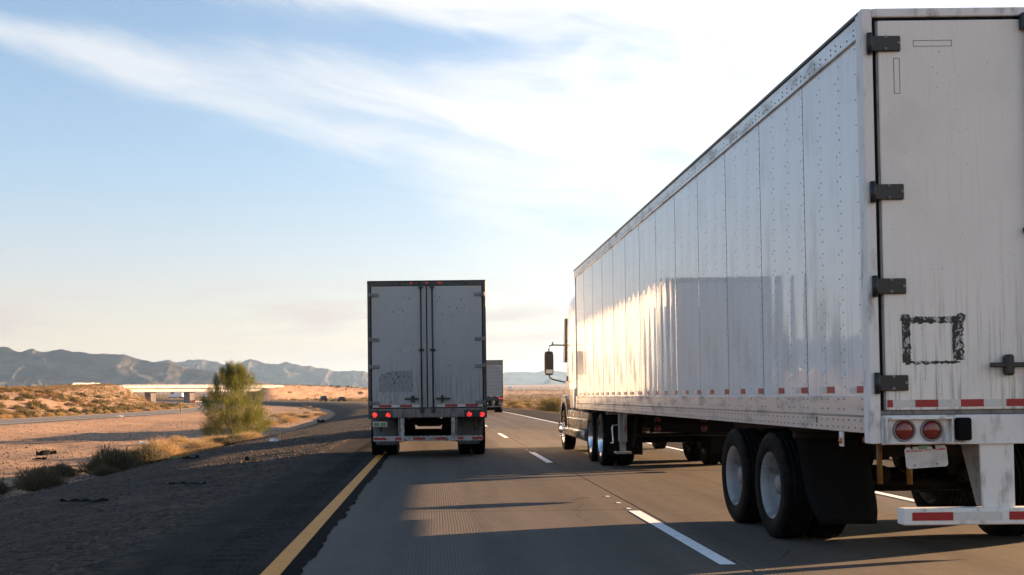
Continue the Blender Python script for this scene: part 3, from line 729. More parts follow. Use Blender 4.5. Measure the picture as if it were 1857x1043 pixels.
def trailer_gear(t, ya=(2.34, 3.57), zb=1.05, flap_y=1.34, kind='w', flap_mat='rubber', landing=11.6, flap_z=0.26):
    for y in ya: dual(t, y, kind, 1.178)
    b = MB()
    for s in (-1, 1):
        b.box(s * 0.46, s * 0.56, 0.5, 6.2, zb - 0.16, zb - 0.001); b.box(s * 0.44, s * 0.58, ya[0] - 0.6, ya[1] + 0.42, zb - 0.30, zb - 0.161)
        for y in ya: b.prism([(y - 0.35, zb - 0.30), (y + 0.35, zb - 0.30), (y + 0.12, 0.42), (y - 0.12, 0.42)], 'X', s * 0.47, s * 0.55)
    b.box(-0.45, 0.45, ya[0] - 0.55, ya[0] - 0.45, zb - 0.28, zb - 0.18); b.box(-0.45, 0.45, ya[1] + 0.25, ya[1] + 0.35, zb - 0.28, zb - 0.18); b.box(-0.2, -0.16, ya[1] + 3.73, ya[1] + 3.77, 0.78, zb); b.box(0.16, 0.2, ya[1] + 3.73, ya[1] + 3.77, 0.78, zb)
    b.build('slider', 'under_black', t)
    MB().lathe([(-0.38, 0.0), (-0.36, 0.1), (-0.3, 0.14), (0.3, 0.14), (0.36, 0.1), (0.38, 0.0)], (0, ya[1] + 3.5, 0.66), 18).build('air_tank', 'under_black', t)
    for y in ya:
        for s in (-1, 1):
            MB().lathe([(-0.11, 0.05), (-0.10, 0.085), (0.05, 0.085), (0.07, 0.06), (0.10, 0.03)], (s * 0.40, y - 0.25, 0.60), 14, 'Y').build('brake_chamber', 'under_black', t)
    for s in (-1, 1):
        MB().tube([(s * 1.07, 0.42, zb - 0.05), (s * 1.05, 0.46, zb - 0.40)], 0.022, 8).build('damper', 'yellow_tube', t); MB().tube([(s * 0.62, 0.95, zb - 0.05), (s * 0.61, 0.95, zb - 0.45)], 0.024, 8).build('damper', 'yellow_tube', t)
    # mud flaps
    for s in (-1, 1):
        xo, xi = s * 1.30, s * 0.66
        b = MB(); b.box(s * 0.5, xo, flap_y - 0.03, flap_y + 0.03, zb - 0.10, zb - 0.05, 0.005); b.build('flap_hanger', 'under_black', t)
        pts = []; nseg = 8
        zt = zb - 0.06; h = zt - flap_z
        out = MB(); vs = []
        for j in range(nseg + 1):
            q = j / nseg; z = zt - h * q; sw = -0.22 * q * q - 0.02; taper = 0.05 * q
            rr = 0.05 if j == nseg else (0.015 if j == nseg - 1 else 0)
            for i in range(7):
                p = i / 6; x = (xo - s * (0.02 + taper * 1.5 + rr)) * (1 - p) + (xi + s * (0.01 + rr) - s * taper * 0.4) * p
                vs.append((x, flap_y + sw + 0.012 * math.sin(p * 5 + q * 3) + 0.10 * q * (0.5 - p) * 0.6, z))
        fs = [(j * 7 + i, j * 7 + i + 1, (j + 1) * 7 + i + 1, (j + 1) * 7 + i) for j in range(nseg) for i in range(6)]
        n0 = len(vs); vs2 = [(x, y + 0.009, z) for (x, y, z) in vs]; fs2 = [tuple(i + n0 for i in f) for f in fs]
        rim = [i for i in range(7)] + [j * 7 + 6 for j in range(1, nseg + 1)] + [nseg * 7 + i for i in range(5, -1, -1)] + [j * 7 for j in range(nseg - 1, 0, -1)]
        edge = [(rim[i], rim[(i + 1) % len(rim)], rim[(i + 1) % len(rim)] + n0, rim[i] + n0) for i in range(len(rim))]
        out.add(vs + vs2, fs + fs2 + edge, True); out.build('mud_flap', flap_mat, t)
    # landing gear
    if landing:
        y = landing
        for s in (-1, 1):
            b = MB().box(s * 1.00, s * 1.14, y - 0.07, y + 0.07, 0.50, zb - 0.002, 0.01).box(s * 1.02, s * 1.12, y - 0.05, y + 0.05, 0.33, 0.5).box(s * 0.93, s * 1.21, y - 0.14, y + 0.14, 0.29, 0.33, 0.008)
            b.prism([(y - 0.42, zb - 0.003), (y + 0.42, zb - 0.003), (y + 0.08, 0.66), (y - 0.08, 0.66)], 'X', s * 1.045, s * 1.075)
            b.build('landing_leg', 'rim_white', t)
        MB().tube([(-1.0, y, 0.62), (1.0, y, 0.62)], 0.03).box(-1.0, 1.0, y - 0.02, y + 0.02, 0.78, 0.84).build('cross_shaft', 'under_black', t)
        MB().tube([(-1.16, y, 0.80), (-1.24, y, 0.80), (-1.26, y - 0.04, 0.74), (-1.27, y - 0.2, 0.52), (-1.29, y - 0.23, 0.50), (-1.33, y - 0.24, 0.49)], 0.014).build('crank', 'chrome', t)
        MB().tube([(-0.9, y - 0.1, 0.42), (-0.9, y - 0.5, zb - 0.02)], 0.02).tube([(0.9, y - 0.1, 0.42), (0.9, y - 0.5, zb - 0.02)], 0.02).build('brace', 'under_black', t)

def lamp_round(t, x, z, yf, r=0.067, mat='lens_red', lens_only=False):
    MB().lathe([(yf - 0.002, r * 0.98), (yf - 0.016, r * 1.06), (yf - 0.020, r * 1.16), (yf + 0.006, r * 1.22)], (x, 0, z), 28, 'Y', close=False).build('lamp_ring', 'lamp_ring', t)
    o = MB().lathe([(yf + 0.004, r), (yf - 0.008, r * 0.97), (yf - 0.018, r * 0.7), (yf - 0.022, 0.0)], (x, 0, z), 28, 'Y', close=False).build('tail_light', mat, t)
    return o
def tape_row(t, segs, z, hgt, yf):
    for (a, b_, c) in segs:
        MB().box(a, b_ - 0.002, yf - 0.003, yf + 0.003, z - hgt / 2, z + hgt / 2).build('tape_strip', 'tape_red' if c == 'r' else 'tape_white', t)
def hinge(t, s, z, mat, w=0.25, h=0.112, xin=0.0):
    """strap hinge on the door edge with its barrel on the post"""
    xe = s * (HWD - 0.012)
    b = MB().box(xe - s * w, xe - s * 0.045, -0.052, -0.03, z - h / 2, z + h / 2, 0.006)
    b.tube([(xe - s * 0.028, -0.047, z - h / 2 - 0.02), (xe - s * 0.028, -0.047, z + h / 2 + 0.02)], 0.021, 10)
    b.box(xe - s * 0.05, xe - s * 0.02, -0.06, -0.02, z - h / 2 + 0.01, z + h / 2 - 0.01, 0.004)
    o = b.build('hinge', mat, t)
    bb = MB()
    for (dx, dz) in ((w * 0.56, h * 0.40), (w * 0.56, -h * 0.36), (w * 0.93, 0)):
        bb.lathe([(-0.052, 0.012), (-0.062, 0.010), (-0.062, 0.0)], (xe - s * dx, 0, z + dz), 6, 'Y', close=False)
    tag(bb.build('bolt', 'hinge_grey', o), kind='stuff')
    return o
def lock_rod(t, x, s, z0, z1, zh, mat='black_paint', hl=0.2, guides=()):
    """vertical lock rod with cam keepers top and bottom, guides and a lever pointing to side s"""
    b = MB().tube([(x, -0.062, z0), (x, -0.062, z1)], 0.017, 10)
    for z in (z0 + 0.03, z1 - 0.05): b.box(x - 0.045, x + 0.045, -0.085, -0.03, z - 0.06, z + 0.06, 0.01)
    o = b.build('lock_rod', mat, t)
    for z in guides: MB().box(x - 0.055, x + 0.055, -0.088, -0.03, z - 0.022, z + 0.022, 0.008).build('rod_guide', mat, o)
    hx = x + s * 0.06
    MB().box(hx - 0.0, hx + s * (hl + 0.16), -0.095, -0.068, zh - 0.018, zh + 0.018, 0.008).build('lever', mat, o)
    MB().box(x + s * 0.20 - 0.03, x + s * 0.20 + 0.03, -0.105, -0.03, zh - 0.075, zh + 0.075, 0.015).build('lever_keeper', mat, o)

# ---- the large white trailer on the right
X1, Y1 = 4.43, 7.78
T1 = thing('semi_trailer', 'large white riveted semi trailer with black door hinges and a crooked white plate', 'trailer', (X1, Y1, 0))
trailer_body(T1)
trailer_gear(T1, flap_z=0.23, flap_y=1.66)
for s in (-1, 1):
    MB().box(s * (HWD - 0.068), s * (HWD + 0.012), -0.03, 0.084, 0.975, 4.125, 0.008).build('corner_post', 'frame_white', T1)
    MB().box(s * (HWD - 0.092), s * (HWD - 0.069), -0.012, 0.05, 1.20, 4.045, 0.004).build('door_seal', 'rubber', T1)
    MB().box(s * 0.012, s * (HWD - 0.108), -0.030, 0.03, 1.215, 4.035, 0.006).build('door', 'door_white', T1)
    MB().box(s * (HWD - 0.108), s * (HWD - 0.093), -0.022, 0.03, 1.215, 4.035, 0.003).build('door_trim', 'hinge_grey', T1)
    for z in (3.862, 2.785, 2.105, 1.41): hinge(T1, s, z, 'black_paint')
    lock_rod(T1, s * 0.13, -1 if s < 0 else 1, 1.10, 4.06, 1.53, hl=0.12, guides=(2.5,))
MB().box(-HWD + 0.069, HWD - 0.069, -0.03, 0.084, 4.062, 4.125, 0.006).build('header', 'frame_white', T1)
MB().box(-HWD + 0.069, HWD - 0.069, -0.015, 0.06, 4.037, 4.060, 0.004).build('header_seal', 'rubber', T1)
MB().box(-HWD + 0.07, HWD - 0.07, -0.018, 0.05, 1.180, 1.213, 0.004).build('bottom_seal', 'sill_grey', T1)
MB().box(-HWD + 0.069, HWD - 0.069, -0.034, 0.12, 0.978, 1.178, 0.008).build('sill', 'frame_white', T1)
MB().box(-HWD + 0.066, HWD - 0.066, -0.042, -0.028, 0.968, 0.985, 0.003).build('sill_lip', 'frame_white', T1)
for s in (-1, 1):
    b = MB(); xa, xb = s * 1.215, s * 0.735
    b.box(xa, xb, -0.075, -0.033, 1.148, 1.166, 0.003).box(xa, xb, -0.075, -0.033, 0.976, 0.988, 0.003).box(xb, xb + s * 0.012, -0.075, -0.033, 0.988, 1.148, 0.003).box(xa - s * 0.012, xa, -0.075, -0.033, 0.988, 1.148, 0.003)
    b.build('lamp_guard', 'frame_white', T1)
    for x in (1.075, 0.878): lamp_round(T1, s * x, 1.070, -0.038)
    MB().box(s * 0.715, s * 0.615, -0.10, -0.034, 0.995, 1.158, 0.012).build('door_stop', 'rubber', T1)
    MB().prism([(s * 0.525, 0.967), (s * 0.285, 0.967), (s * 0.285, 0.515), (s * 0.515, 0.515)], 'Y', -0.02, 0.0).build('guard_post', 'frame_white', T1); MB().prism([(0.003, 0.966), (0.30, 0.966), (0.08, 0.52), (0.003, 0.52)], 'X', s * 0.513, s * 0.505).build('guard_brace', 'hinge_grey', T1)
    MB().box(s * 0.93, s * 0.86, 0.05, 0.14, 0.9, 1.0).build('lamp_mount', 'under_black', T1)
MB().box(-1.10, 1.10, -0.06, 0.055, 0.395, 0.514, 0.008).build('rear_guard', 'frame_white', T1)
x = -1.04; segs = []
for i in range(6):
    segs.append((x + 0.0, x + 0.29, 'r')); segs.append((x + 0.29, x + 0.64, 'w')); x += 0.69
tape_row(T1, [q for q in segs if q[1] < 1.09], 0.458, 0.058, -0.0615)
x = -1.19; segs = [(-1.187, -1.147, 'r'), (-1.147, -0.985, 'w')]; x = -0.985
for i in range(7): segs.append((x, x + 0.163, 'r' if i % 2 == 0 else 'w')); x += 0.163
segs = [q for q in segs if q[1] < 0.0] + [(-b_, -a_, c_) for (a_, b_, c_) in segs if b_ < 0.0]
tape_row(T1, segs, 1.262, 0.052, -0.0305)
# torn black tape round a missing placard: four rough strips
b = MB()
for (x0, x1_, z0, z1_) in ((-1.065, -0.63, 1.835, 1.885), (-1.07, -1.01, 1.555, 1.87), (-0.71, -0.63, 1.57, 1.86), (-1.05, -0.655, 1.545, 1.566)):
    nseg = 26; hor = (x1_ - x0) > (z1_ - z0); top = []; bot = []
    for i in range(nseg + 1):
        q = i / nseg; j = lambda: (random.random() - 0.5) * 0.010
        if hor: top.append((x0 + (x1_ - x0) * q, z1_ + j())); bot.append((x0 + (x1_ - x0) * q, z0 + j() * 1.6))
        else: top.append((x1_ + j() * 1.5, z0 + (z1_ - z0) * q)); bot.append((x0 + j() * 0.5, z0 + (z1_ - z0) * q))
    zo = -0.0312 - 0.0006 * (0 if hor else 1)
    vs = [(p[0], zo, p[1]) for p in top] + [(p[0], zo, p[1]) for p in bot]
    b.add(vs, [(i, i + 1, nseg + 2 + i, nseg + 1 + i) for i in range(nseg)])
for (cx, cz) in ((-1.045, 1.885), (-0.645, 1.885)): b.add([(cx - 0.035, -0.0324, cz - 0.03), (cx + 0.03, -0.0324, cz - 0.035), (cx + 0.035, -0.0324, cz + 0.01), (cx + 0.0, -0.0324, cz + 0.025), (cx - 0.03, -0.0324, cz + 0.012)], [(0, 1, 2, 3, 4)])
b.build('torn_tape', 'tape_residue', T1)
# outlines left by removed tape in the upper corner of the door
b = MB()
for (x0, x1_, z0, z1_) in ((-0.94, -0.66, 3.842, 3.888), (-1.085, -1.04, 3.50, 3.76)):
    for r in ((x0, x1_, z1_ - 0.004, z1_), (x0, x1_, z0, z0 + 0.004), (x1_ - 0.004, x1_, z0 + 0.004, z1_ - 0.004), (x0, x0 + 0.004, z0 + 0.004, z1_ - 0.004)): b.box(r[0], r[1], -0.0315, -0.029, r[2], r[3])
b.build('tape_outline', 'sill_grey', T1)
# licence plate hanging askew
pl = MB().prism([(0.0, 0.015), (0.015, 0), (0.29, 0), (0.305, 0.015), (0.305, 0.138), (0.29, 0.153), (0.015, 0.153), (0.0, 0.138)], 'Y', -0.002, 0.002).build('licence_plate', 'plate_white', T1)
pl.location = (-1.055, -0.02, 0.793); pl.rotation_euler = (R(-4), R(-3.2), R(2))
fc = bpy.data.curves.new('plate_text', 'FONT'); fc.body = 'California  Perm  Trailer'; fc.size = 0.0235; fc.shear = 0.25; fc.extrude = 0.0006
ft = bpy.data.objects.new('plate_text', fc); COL.objects.link(ft)
bpy.context.view_layer.update(); dg = bpy.context.evaluated_depsgraph_get()
tm = bpy.data.meshes.new_from_object(ft.evaluated_get(dg)); bpy.data.objects.remove(ft)
tm.materials.clear(); tm.materials.append(M['plate_red'])
put('lettering', tm, pl, (0.038, -0.0028, 0.118), (R(90), 0, 0))
MB().box(0.008, 0.034, -0.0032, -0.0018, 0.121, 0.131).box(0.262, 0.296, -0.0032, -0.0018, 0.121, 0.131).build('plate_mark', 'plate_red', pl)
MB().lathe([(-0.004, 0.006), (-0.002, 0.006)], (0.06, 0, 0.022), 8, 'Y').lathe([(-0.004, 0.006), (-0.002, 0.006)], (0.225, 0, 0.022), 8, 'Y').build('screw', 'black_paint', pl)
MB().tube([(0.055, -0.003, 0.138), (0.045, -0.012, 0.16), (0.05, -0.01, 0.19)], 0.005, 6).tube([(0.215, -0.004, 0.135), (0.20, -0.02, 0.16), (0.23, -0.01, 0.165), (0.24, -0.005, 0.19)], 0.012, 6).build('wire_tie', 'under_black', pl)
MB().box(0.10, 0.165, -0.008, -0.003, 0.135, 0.16, 0.002).build('plate_tab', 'plate_green', pl)
# amber side marker on a white bracket below the rail
mk = MB().box(-HWD - 0.004, -HWD + 0.01, 0.52, 0.60, 0.93, 1.048, 0.006).build('marker_bracket', 'frame_white', T1)
MB().lathe([(-HWD - 0.003, 0.026), (-HWD - 0.018, 0.022), (-HWD - 0.024, 0.0)], (0, 0.555, 0.975), 16, 'X', close=False).build('marker_light', 'lens_amber', mk)
MB().lathe([(-HWD + 0.015, 0.02), (-HWD - 0.012, 0.02)], (0, 0.10, 1.0), 12, 'X').build('side_light', 'lens_red', T1)
MB().box(-HWD - 0.0105, -HWD - 0.008, 1.05, 1.075, 1.10, 1.15, 0.003).build('rail_slot', 'black_paint', T1)

# ---- the trailer straight ahead
X2, Y2 = -0.155, 23.8
T2 = thing('semi_trailer', 'dirty grey trailer with four lit red tail lights and two lock rods, straight ahead', 'trailer', (X2, Y2, 0))
H2, ZB2 = 3.89, 0.98
trailer_body(T2, H=H2, zb=ZB2, detail=True)
trailer_gear(T2, ya=(1.55, 2.75), zb=ZB2, flap_y=0.75, flap_mat='flap_grey', landing=12.6, flap_z=0.27)
def zx(zy): return 1.35 + (719.5 - (480 + zy / 2.744)) / 82.3     # measured rows of the photo turned into heights
def xx(zx_): return ((620 + zx_ / 2.744) - 774.2) / 82.3
for s in (-1, 1):
    MB().box(s * (HWD - 0.065), s * (HWD + 0.005), -0.03, 0.084, 0.87, H2 + 0.002, 0.008).build('corner_post', 'post_dark', T2)
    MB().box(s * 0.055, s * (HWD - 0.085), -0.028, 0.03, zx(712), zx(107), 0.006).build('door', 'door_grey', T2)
    MB().box(s * (HWD - 0.084), s * (HWD - 0.066), -0.015, 0.03, zx(712), zx(107), 0.003).build('door_seal', 'rubber', T2)
    for zy in (151, 373, 508, 689): hinge(T2, s, zx(zy), 'hinge_grey', 0.235, 0.075)
    lock_rod(T2, s * 0.125, s, zx(730), zx(94), zx(668), hl=0.16, guides=(zx(425),))
MB().box(-0.053, 0.053, -0.022, 0.03, zx(712), zx(107), 0.004).build('door_overlap', 'door_grey', T2)
MB().box(-0.012, 0.012, -0.034, -0.0225, zx(712), zx(107), 0.003).build('centre_seal', 'rubber', T2)
MB().box(-HWD + 0.066, HWD - 0.066, -0.03, 0.084, zx(105), H2 + 0.002, 0.006).build('header', 'post_dark', T2)
MB().box(-HWD - 0.004, HWD + 0.004, -0.04, 0.084, H2 + 0.003, H2 + 0.02, 0.004).build('header_cap', 'black_paint', T2)
for q in (348, 424, 484, 493): MB().box(xx(q) - 0.025, xx(q) + 0.025, -0.042, -0.031, zx(94), zx(88), 0.003).build('marker_light', 'lens_dim', T2)
MB().box(-HWD + 0.066, HWD - 0.066, -0.045, 0.1, 0.89, zx(716), 0.008).build('sill', 'sill_grey', T2)
for s in (-1, 1):
    MB().box(s * 1.225, s * 0.80, -0.052, -0.046, 0.90, zx(726), 0.004).build('lamp_plate', 'black_paint', T2)
for q, w in ((162, 749), (228, 749), (630, 745), (694, 745)): lamp_round(T2, xx(q), zx(w + (q - 428) * 0.011), -0.054, 0.052, 'lens_lit')
def px2(a, b_): return (xx(a), xx(b_))
tape_row(T2, [(*px2(150, 181), 'w'), (*px2(181, 244), 'r'), (*px2(244, 286), 'w'), (*px2(286, 348), 'r'), (*px2(348, 384), 'w'), (*px2(472, 510), 'w'), (*px2(510, 572), 'r'), (*px2(572, 612), 'w'), (*px2(612, 674), 'r'), (*px2(674, 698), 'w')], zx(703), 0.052, -0.0285)
for s in (-1, 1):
    MB().box(s * 1.20, s * 0.90, -0.0305, -0.0275, zx(117), zx(109)).build('corner_tape', 'tape_old', T2)
    MB().box(s * 1.20, s * 1.155, -0.0305, -0.0275, zx(232), zx(165)).build('corner_tape', 'tape_old', T2)
b = MB(); pts = [(-1.06, zx(632)), (-0.31, zx(634)), (-0.31, zx(528)), (-0.78, zx(530)), (-1.0, zx(545)), (-1.06, zx(560))]
b.add([(p[0], -0.0292, p[1]) for p in pts], [tuple(range(6))]); b.build('sticker_patch', 'sticker_residue', T2)
b = MB()
for i in range(46):
    x, z = random.choice(((-1.0, -0.3), (0.2, 1.0))), 0; x = random.uniform(*x); z = random.choice((random.uniform(zx(700), zx(640)), random.uniform(zx(640), zx(150)), random.uniform(zx(265), zx(165))))
    w, h_ = random.uniform(0.005, 0.016), random.uniform(0.006, 0.05); b.add([(x, -0.0288, z), (x + w, -0.0288, z + random.uniform(-.01, .01)), (x + w * 0.8, -0.0288, z + h_), (x - w * 0.2, -0.0288, z + h_ * 0.8)], [(0, 1, 2, 3)])
tag(b.build('scuff', 'black_paint', T2), kind='stuff')
for s in (-1, 1):
    MB().box(s * 0.605, s * 0.515, -0.02, 0.05, zx(880), 0.889, 0.006).build('guard_post', 'frame_dirty', T2)
    MB().box(s * 0.65, s * 0.615, 0.02, 0.10, zx(860), 0.889, 0.006).build('guard_brace', 'hinge_grey', T2)
MB().box(-1.20, 1.20, -0.06, -0.021, zx(877), zx(852), 0.006).build('rear_guard', 'frame_dirty', T2)
tape_row(T2, [(*px2(a, b_), 'r') for a, b_ in ((157, 218), (262, 292), (350, 410), (455, 515), (572, 600), (642, 700))], zx(865), 0.05, -0.0605)
MB().box(xx(150), xx(222), -0.035, -0.028, zx(806), zx(779), 0.003).build('licence_plate', 'plate_white', T2)
MB().box(xx(156), xx(183), -0.038, -0.0355, zx(803), zx(785)).box(xx(189), xx(216), -0.038, -0.0355, zx(803), zx(785)).build('plate_mark', 'plate_green', T2)

# ---- the trailer far ahead
X3, Y3 = 4.18, 86.0
T3 = thing('semi_trailer', 'distant pale grey trailer with a ribbed rear door, seen past the centre trailer', 'trailer', (X3, Y3, 0))
trailer_body(T3, H=4.20, zb=1.10, detail=False)
trailer_gear(T3, ya=(1.9, 3.1), zb=1.10, flap_y=0.9, landing=12.6)
for s in (-1, 1): MB().box(s * (HWD - 0.09), s * (HWD + 0.005), -0.03, 0.084, 1.0, 4.20, 0.008).build('corner_post', 'hinge_grey', T3)
MB().box(-HWD + 0.091, HWD - 0.091, -0.03, 0.084, 3.84, 4.20, 0.008).build('header', 'hinge_grey', T3)
for i in range(9): MB().box(-HWD + 0.091, HWD - 0.091, -0.02 - 0.0, 0.03, 1.33 + i * 0.279, 1.33 + i * 0.279 + 0.262, 0.012).build('door_slat', 'reefer_grey', T3)
MB().box(-HWD + 0.091, HWD - 0.091, -0.01, 0.02, 1.3, 3.84).build('door_backing', 'sill_grey', T3)
MB().box(-HWD, HWD, -0.05, 0.1, 0.96, 1.28, 0.01).build('sill', 'black_paint', T3)
for x in (1.16, 0.99, -0.99, -1.16): lamp_round(T3, x, 1.15, -0.055, 0.062, 'lens_lit')
tape_row(T3, [(-1.2 + i * 0.24, -1.2 + (i + 1) * 0.24, 'r' if i % 2 else 'w') for i in range(10)], 1.29, 0.05, -0.0545)
MB().box(-0.05, 0.05, -0.045, -0.031, 3.94, 3.98).build('marker_light', 'lens_lit', T3)
MB().box(1.17, 0.75, -0.0345, -0.031, 3.70, 3.74).box(1.17, 1.11, -0.0345, -0.031, 3.45, 3.69).build('corner_tape', 'tape_white', T3)
MB().prism([(1.04, 0.93), (1.22, 0.75), (1.04, 0.57), (0.86, 0.75)], 'Y', -0.06, -0.052).build('placard', 'hinge_grey', T3)
MB().box(0.40, 0.56, -0.055, -0.03, 0.55, 0.95).box(-0.56, -0.40, -0.055, -0.03, 0.55, 0.95).build('guard_post', 'hinge_grey', T3)
MB().box(-1.15, 1.15, -0.06, -0.02, 0.46, 0.55, 0.006).build('rear_guard', 'sill_grey', T3)

# ------------------------------------------------------------------ tractors
def tractor(loc, label):
    t = thing('truck_tractor', label, 'truck tractor', loc)
    for y in (-0.65, 0.65): dual(t, y, 'a', 1.145)
    for s in (-1, 1): wheel(t, s * 1.12, 5.45, s, 'f')
    MB().lathe([(-1.0, 0.06), (1.0, 0.06)], (0, 5.45, TR), 10).build('axle', 'under_black', t)
    b = MB()
    for s in (-1, 1): b.box(s * 0.38, s * 0.46, -1.75, 6.4, 0.72, 0.98)
    for y in (-1.7, -0.65, 0.65, 2.2, 4.0): b.box(-0.38, 0.38, y, y + 0.12, 0.74, 0.96)
    b.build('frame_rail', 'under_black', t)
    MB().prism([(-0.55, 0.981), (0.95, 0.981), (0.6, 1.045), (-0.2, 1.04)], 'X', -0.5, 0.5).build('fifth_wheel', 'under_black', t)
    for s in (-1, 1):
        MB().box(s * 0.60, s * 1.27, -1.50, -1.46, 0.98, 1.03).build('flap_hanger', 'skirt_silver', t)
        MB().box(s * 0.62, s * 1.26, -1.475, -1.462, 0.24, 0.979, 0.004).build('mud_flap', 'rubber', t)
    b = MB().box(-0.55, 0.55, -1.85, -1.78, 0.66, 0.95); b.build('rear_member', 'under_black', t)
    for x in (-0.42, 0.42):
        for z in (0.88, 0.72): lamp_round(t, x, z, -1.86, 0.05)
    # body
    MB().loft([(3.02, 1.20, 1.02, 3.62, 0.25), (3.1, 1.235, 1.0, 3.72, 0.25), (4.4, 1.235, 1.0, 3.78, 0.3), (5.0, 1.20, 1.0, 3.35, 0.4), (5.45, 1.16, 1.0, 2.75, 0.4), (5.85, 1.10, 1.0, 2.05, 0.45)]).build('cab', 'cab_cream', t)
    for s in (-1, 1): MB().prism([(2.5, 1.08), (3.03, 1.08), (3.03, 3.6), (2.75, 3.5), (2.62, 3.2), (2.66, 2.4), (2.56, 1.7)], 'X', s * 1.205, s * 1.235).build('side_extender', 'cab_cream', t)
    MB().loft([(5.7, 1.02, 0.95, 2.02, 0.5), (6.5, 0.92, 0.85, 1.90, 0.55), (7.0, 0.80, 0.72, 1.70, 0.6), (7.22, 0.68, 0.70, 1.45, 0.7)]).build('hood', 'cab_cream', t)
    MB().box(-0.42, 0.42, 7.17, 7.25, 0.72, 1.38, 0.02).build('grille', 'chrome', t)
    MB().loft([(6.75, 1.22, 0.32, 0.74, 0.3), (7.2, 1.12, 0.30, 0.72, 0.4), (7.42, 0.9, 0.32, 0.68, 0.6)]).build('bumper', 'chrome', t)
    MB().prism([(4.98, 2.15), (5.34, 2.15), (5.0, 3.2), (4.78, 3.2)], 'X', -1.245, 1.245).build('side_window', 'dark_glass', t)
    MB().prism([(5.03, 3.36), (5.49, 2.78), (5.90, 2.12), (5.86, 2.08), (5.44, 2.74), (4.99, 3.30)], 'X', -0.95, 0.95).build('windshield', 'dark_glass', t)
    for s in (-1, 1):
        arch = [(5.45 + 0.66 * math.cos(a), 0.52 + 0.66 * math.sin(a)) for a in [math.pi * i / 12 for i in range(13)]]
        outer = [(5.45 + 0.86 * math.cos(a), 0.56 + 0.80 * math.sin(a)) for a in [math.pi * i / 12 for i in range(12, -1, -1)]]
        MB().prism(arch + outer, 'X', s * 0.72, s * 1.235).build('fender', 'navy_paint', t)
        MB().loft([(6.35, 0.10, 0.92, 1.2, 0.7), (6.85, 0.08, 0.95, 1.12, 0.8)]).build('headlight', 'chrome', t).location = (s * 1.0, 0, 0)
        b = MB().box(s * 0.70, s * 1.225, 1.35, 4.72, 0.60, 1.0, 0.03); b.build('side_skirt', 'skirt_silver', t)
        MB().box(s * 0.72, s * 1.245, 1.38, 4.70, 0.80, 0.825, 0.005).box(s * 0.72, s * 1.24, 2.6, 2.62, 0.59, 1.0, 0.004).build('skirt_trim', 'chrome', t)
        MB().loft([(1.5, 0.22, 0.36, 0.60, 0.6), (4.85, 0.22, 0.38, 0.60, 0.6)]).build('step', 'skirt_silver', t).location = (s * 1.06, 0, 0)
        MB().lathe([(2.8, 0.26), (4.2, 0.26)], (s * 0.92, 0, 0.78), 18, 'Y').build('fuel_tank', 'skirt_silver', t)
        MB().loft([(2.95, 0.02, 1.04, 1.5, 0.3), (4.0, 0.02, 1.04, 1.5, 0.3)]).build('cab_locker', 'cab_cream', t).location = (s * 1.232, 0, 0)
        # mirror on two arms
        mx = s * 1.66; my = 4.72
        m = MB().loft([(my - 0.06, 0.10, 1.84, 2.40, 0.45), (my + 0.03, 0.115, 1.83, 2.41, 0.5), (my + 0.12, 0.07, 1.88, 2.36, 0.7)]); 
        o = m.build('mirror', 'black_paint', t); o.location = (mx, 0, 0)
        put('mirror_glass', MB().box(-0.08, 0.08, my - 0.068, my - 0.061, 1.98, 2.37, 0.003).mesh('mirror_glass', 'dark_glass'), o)  # dark material stands in for a dark reflection in the upper glass
        put('mirror_glass', MB().box(-0.08, 0.08, my - 0.068, my - 0.061, 1.87, 1.97, 0.003).mesh('mirror_glass', 'mirror_glass'), o)
        MB().tube([(s * 1.22, my, 2.55), (s * 1.58, my, 2.56), (s * 1.64, my, 2.54), (s * 1.66, my, 2.46), (s * 1.66, my, 2.38)], 0.017, 8).box(s * 1.55, s * 1.585, my - 0.02, my + 0.02, 2.54, 2.63, 0.008).build('mirror_arm', 'black_paint', t)
        MB().tube([(s * 1.66, my, 1.86), (s * 1.65, my, 1.78), (s * 1.58, my, 1.73), (s * 1.42, my, 1.69), (s * 1.28, my, 1.66), (s * 1.23, my, 1.70), (s * 1.225, my, 1.80)], 0.017, 8).build('mirror_arm', 'black_paint', t)
        MB().lathe([(0, 0.03), (0.02, 0.03), (0.03, 0)], (s * 1.235, 2.95, 1.13), 10, 'X').build('marker_light', 'lens_red', t)
    return t
K1 = tractor((X1, 21.35, 0), 'cream white tractor with a black mirror on two arms, pulling the large right trailer')
K2 = copy_tree(K1); K2.location = (X2, 38.2, 0); K2['label'] = 'tractor ahead of the trailer with four lit tail lights, mostly hidden by it'
K3 = copy_tree(K1); K3.location = (X3, 100.4, 0); K3['label'] = 'tractor ahead of the distant ribbed door trailer, hidden behind it'
for k_ in (K1, K2, K3): k_['group'] = 'truck tractors'
for k_ in (T1, T2, T3): k_['group'] = 'semi trailers on the highway'

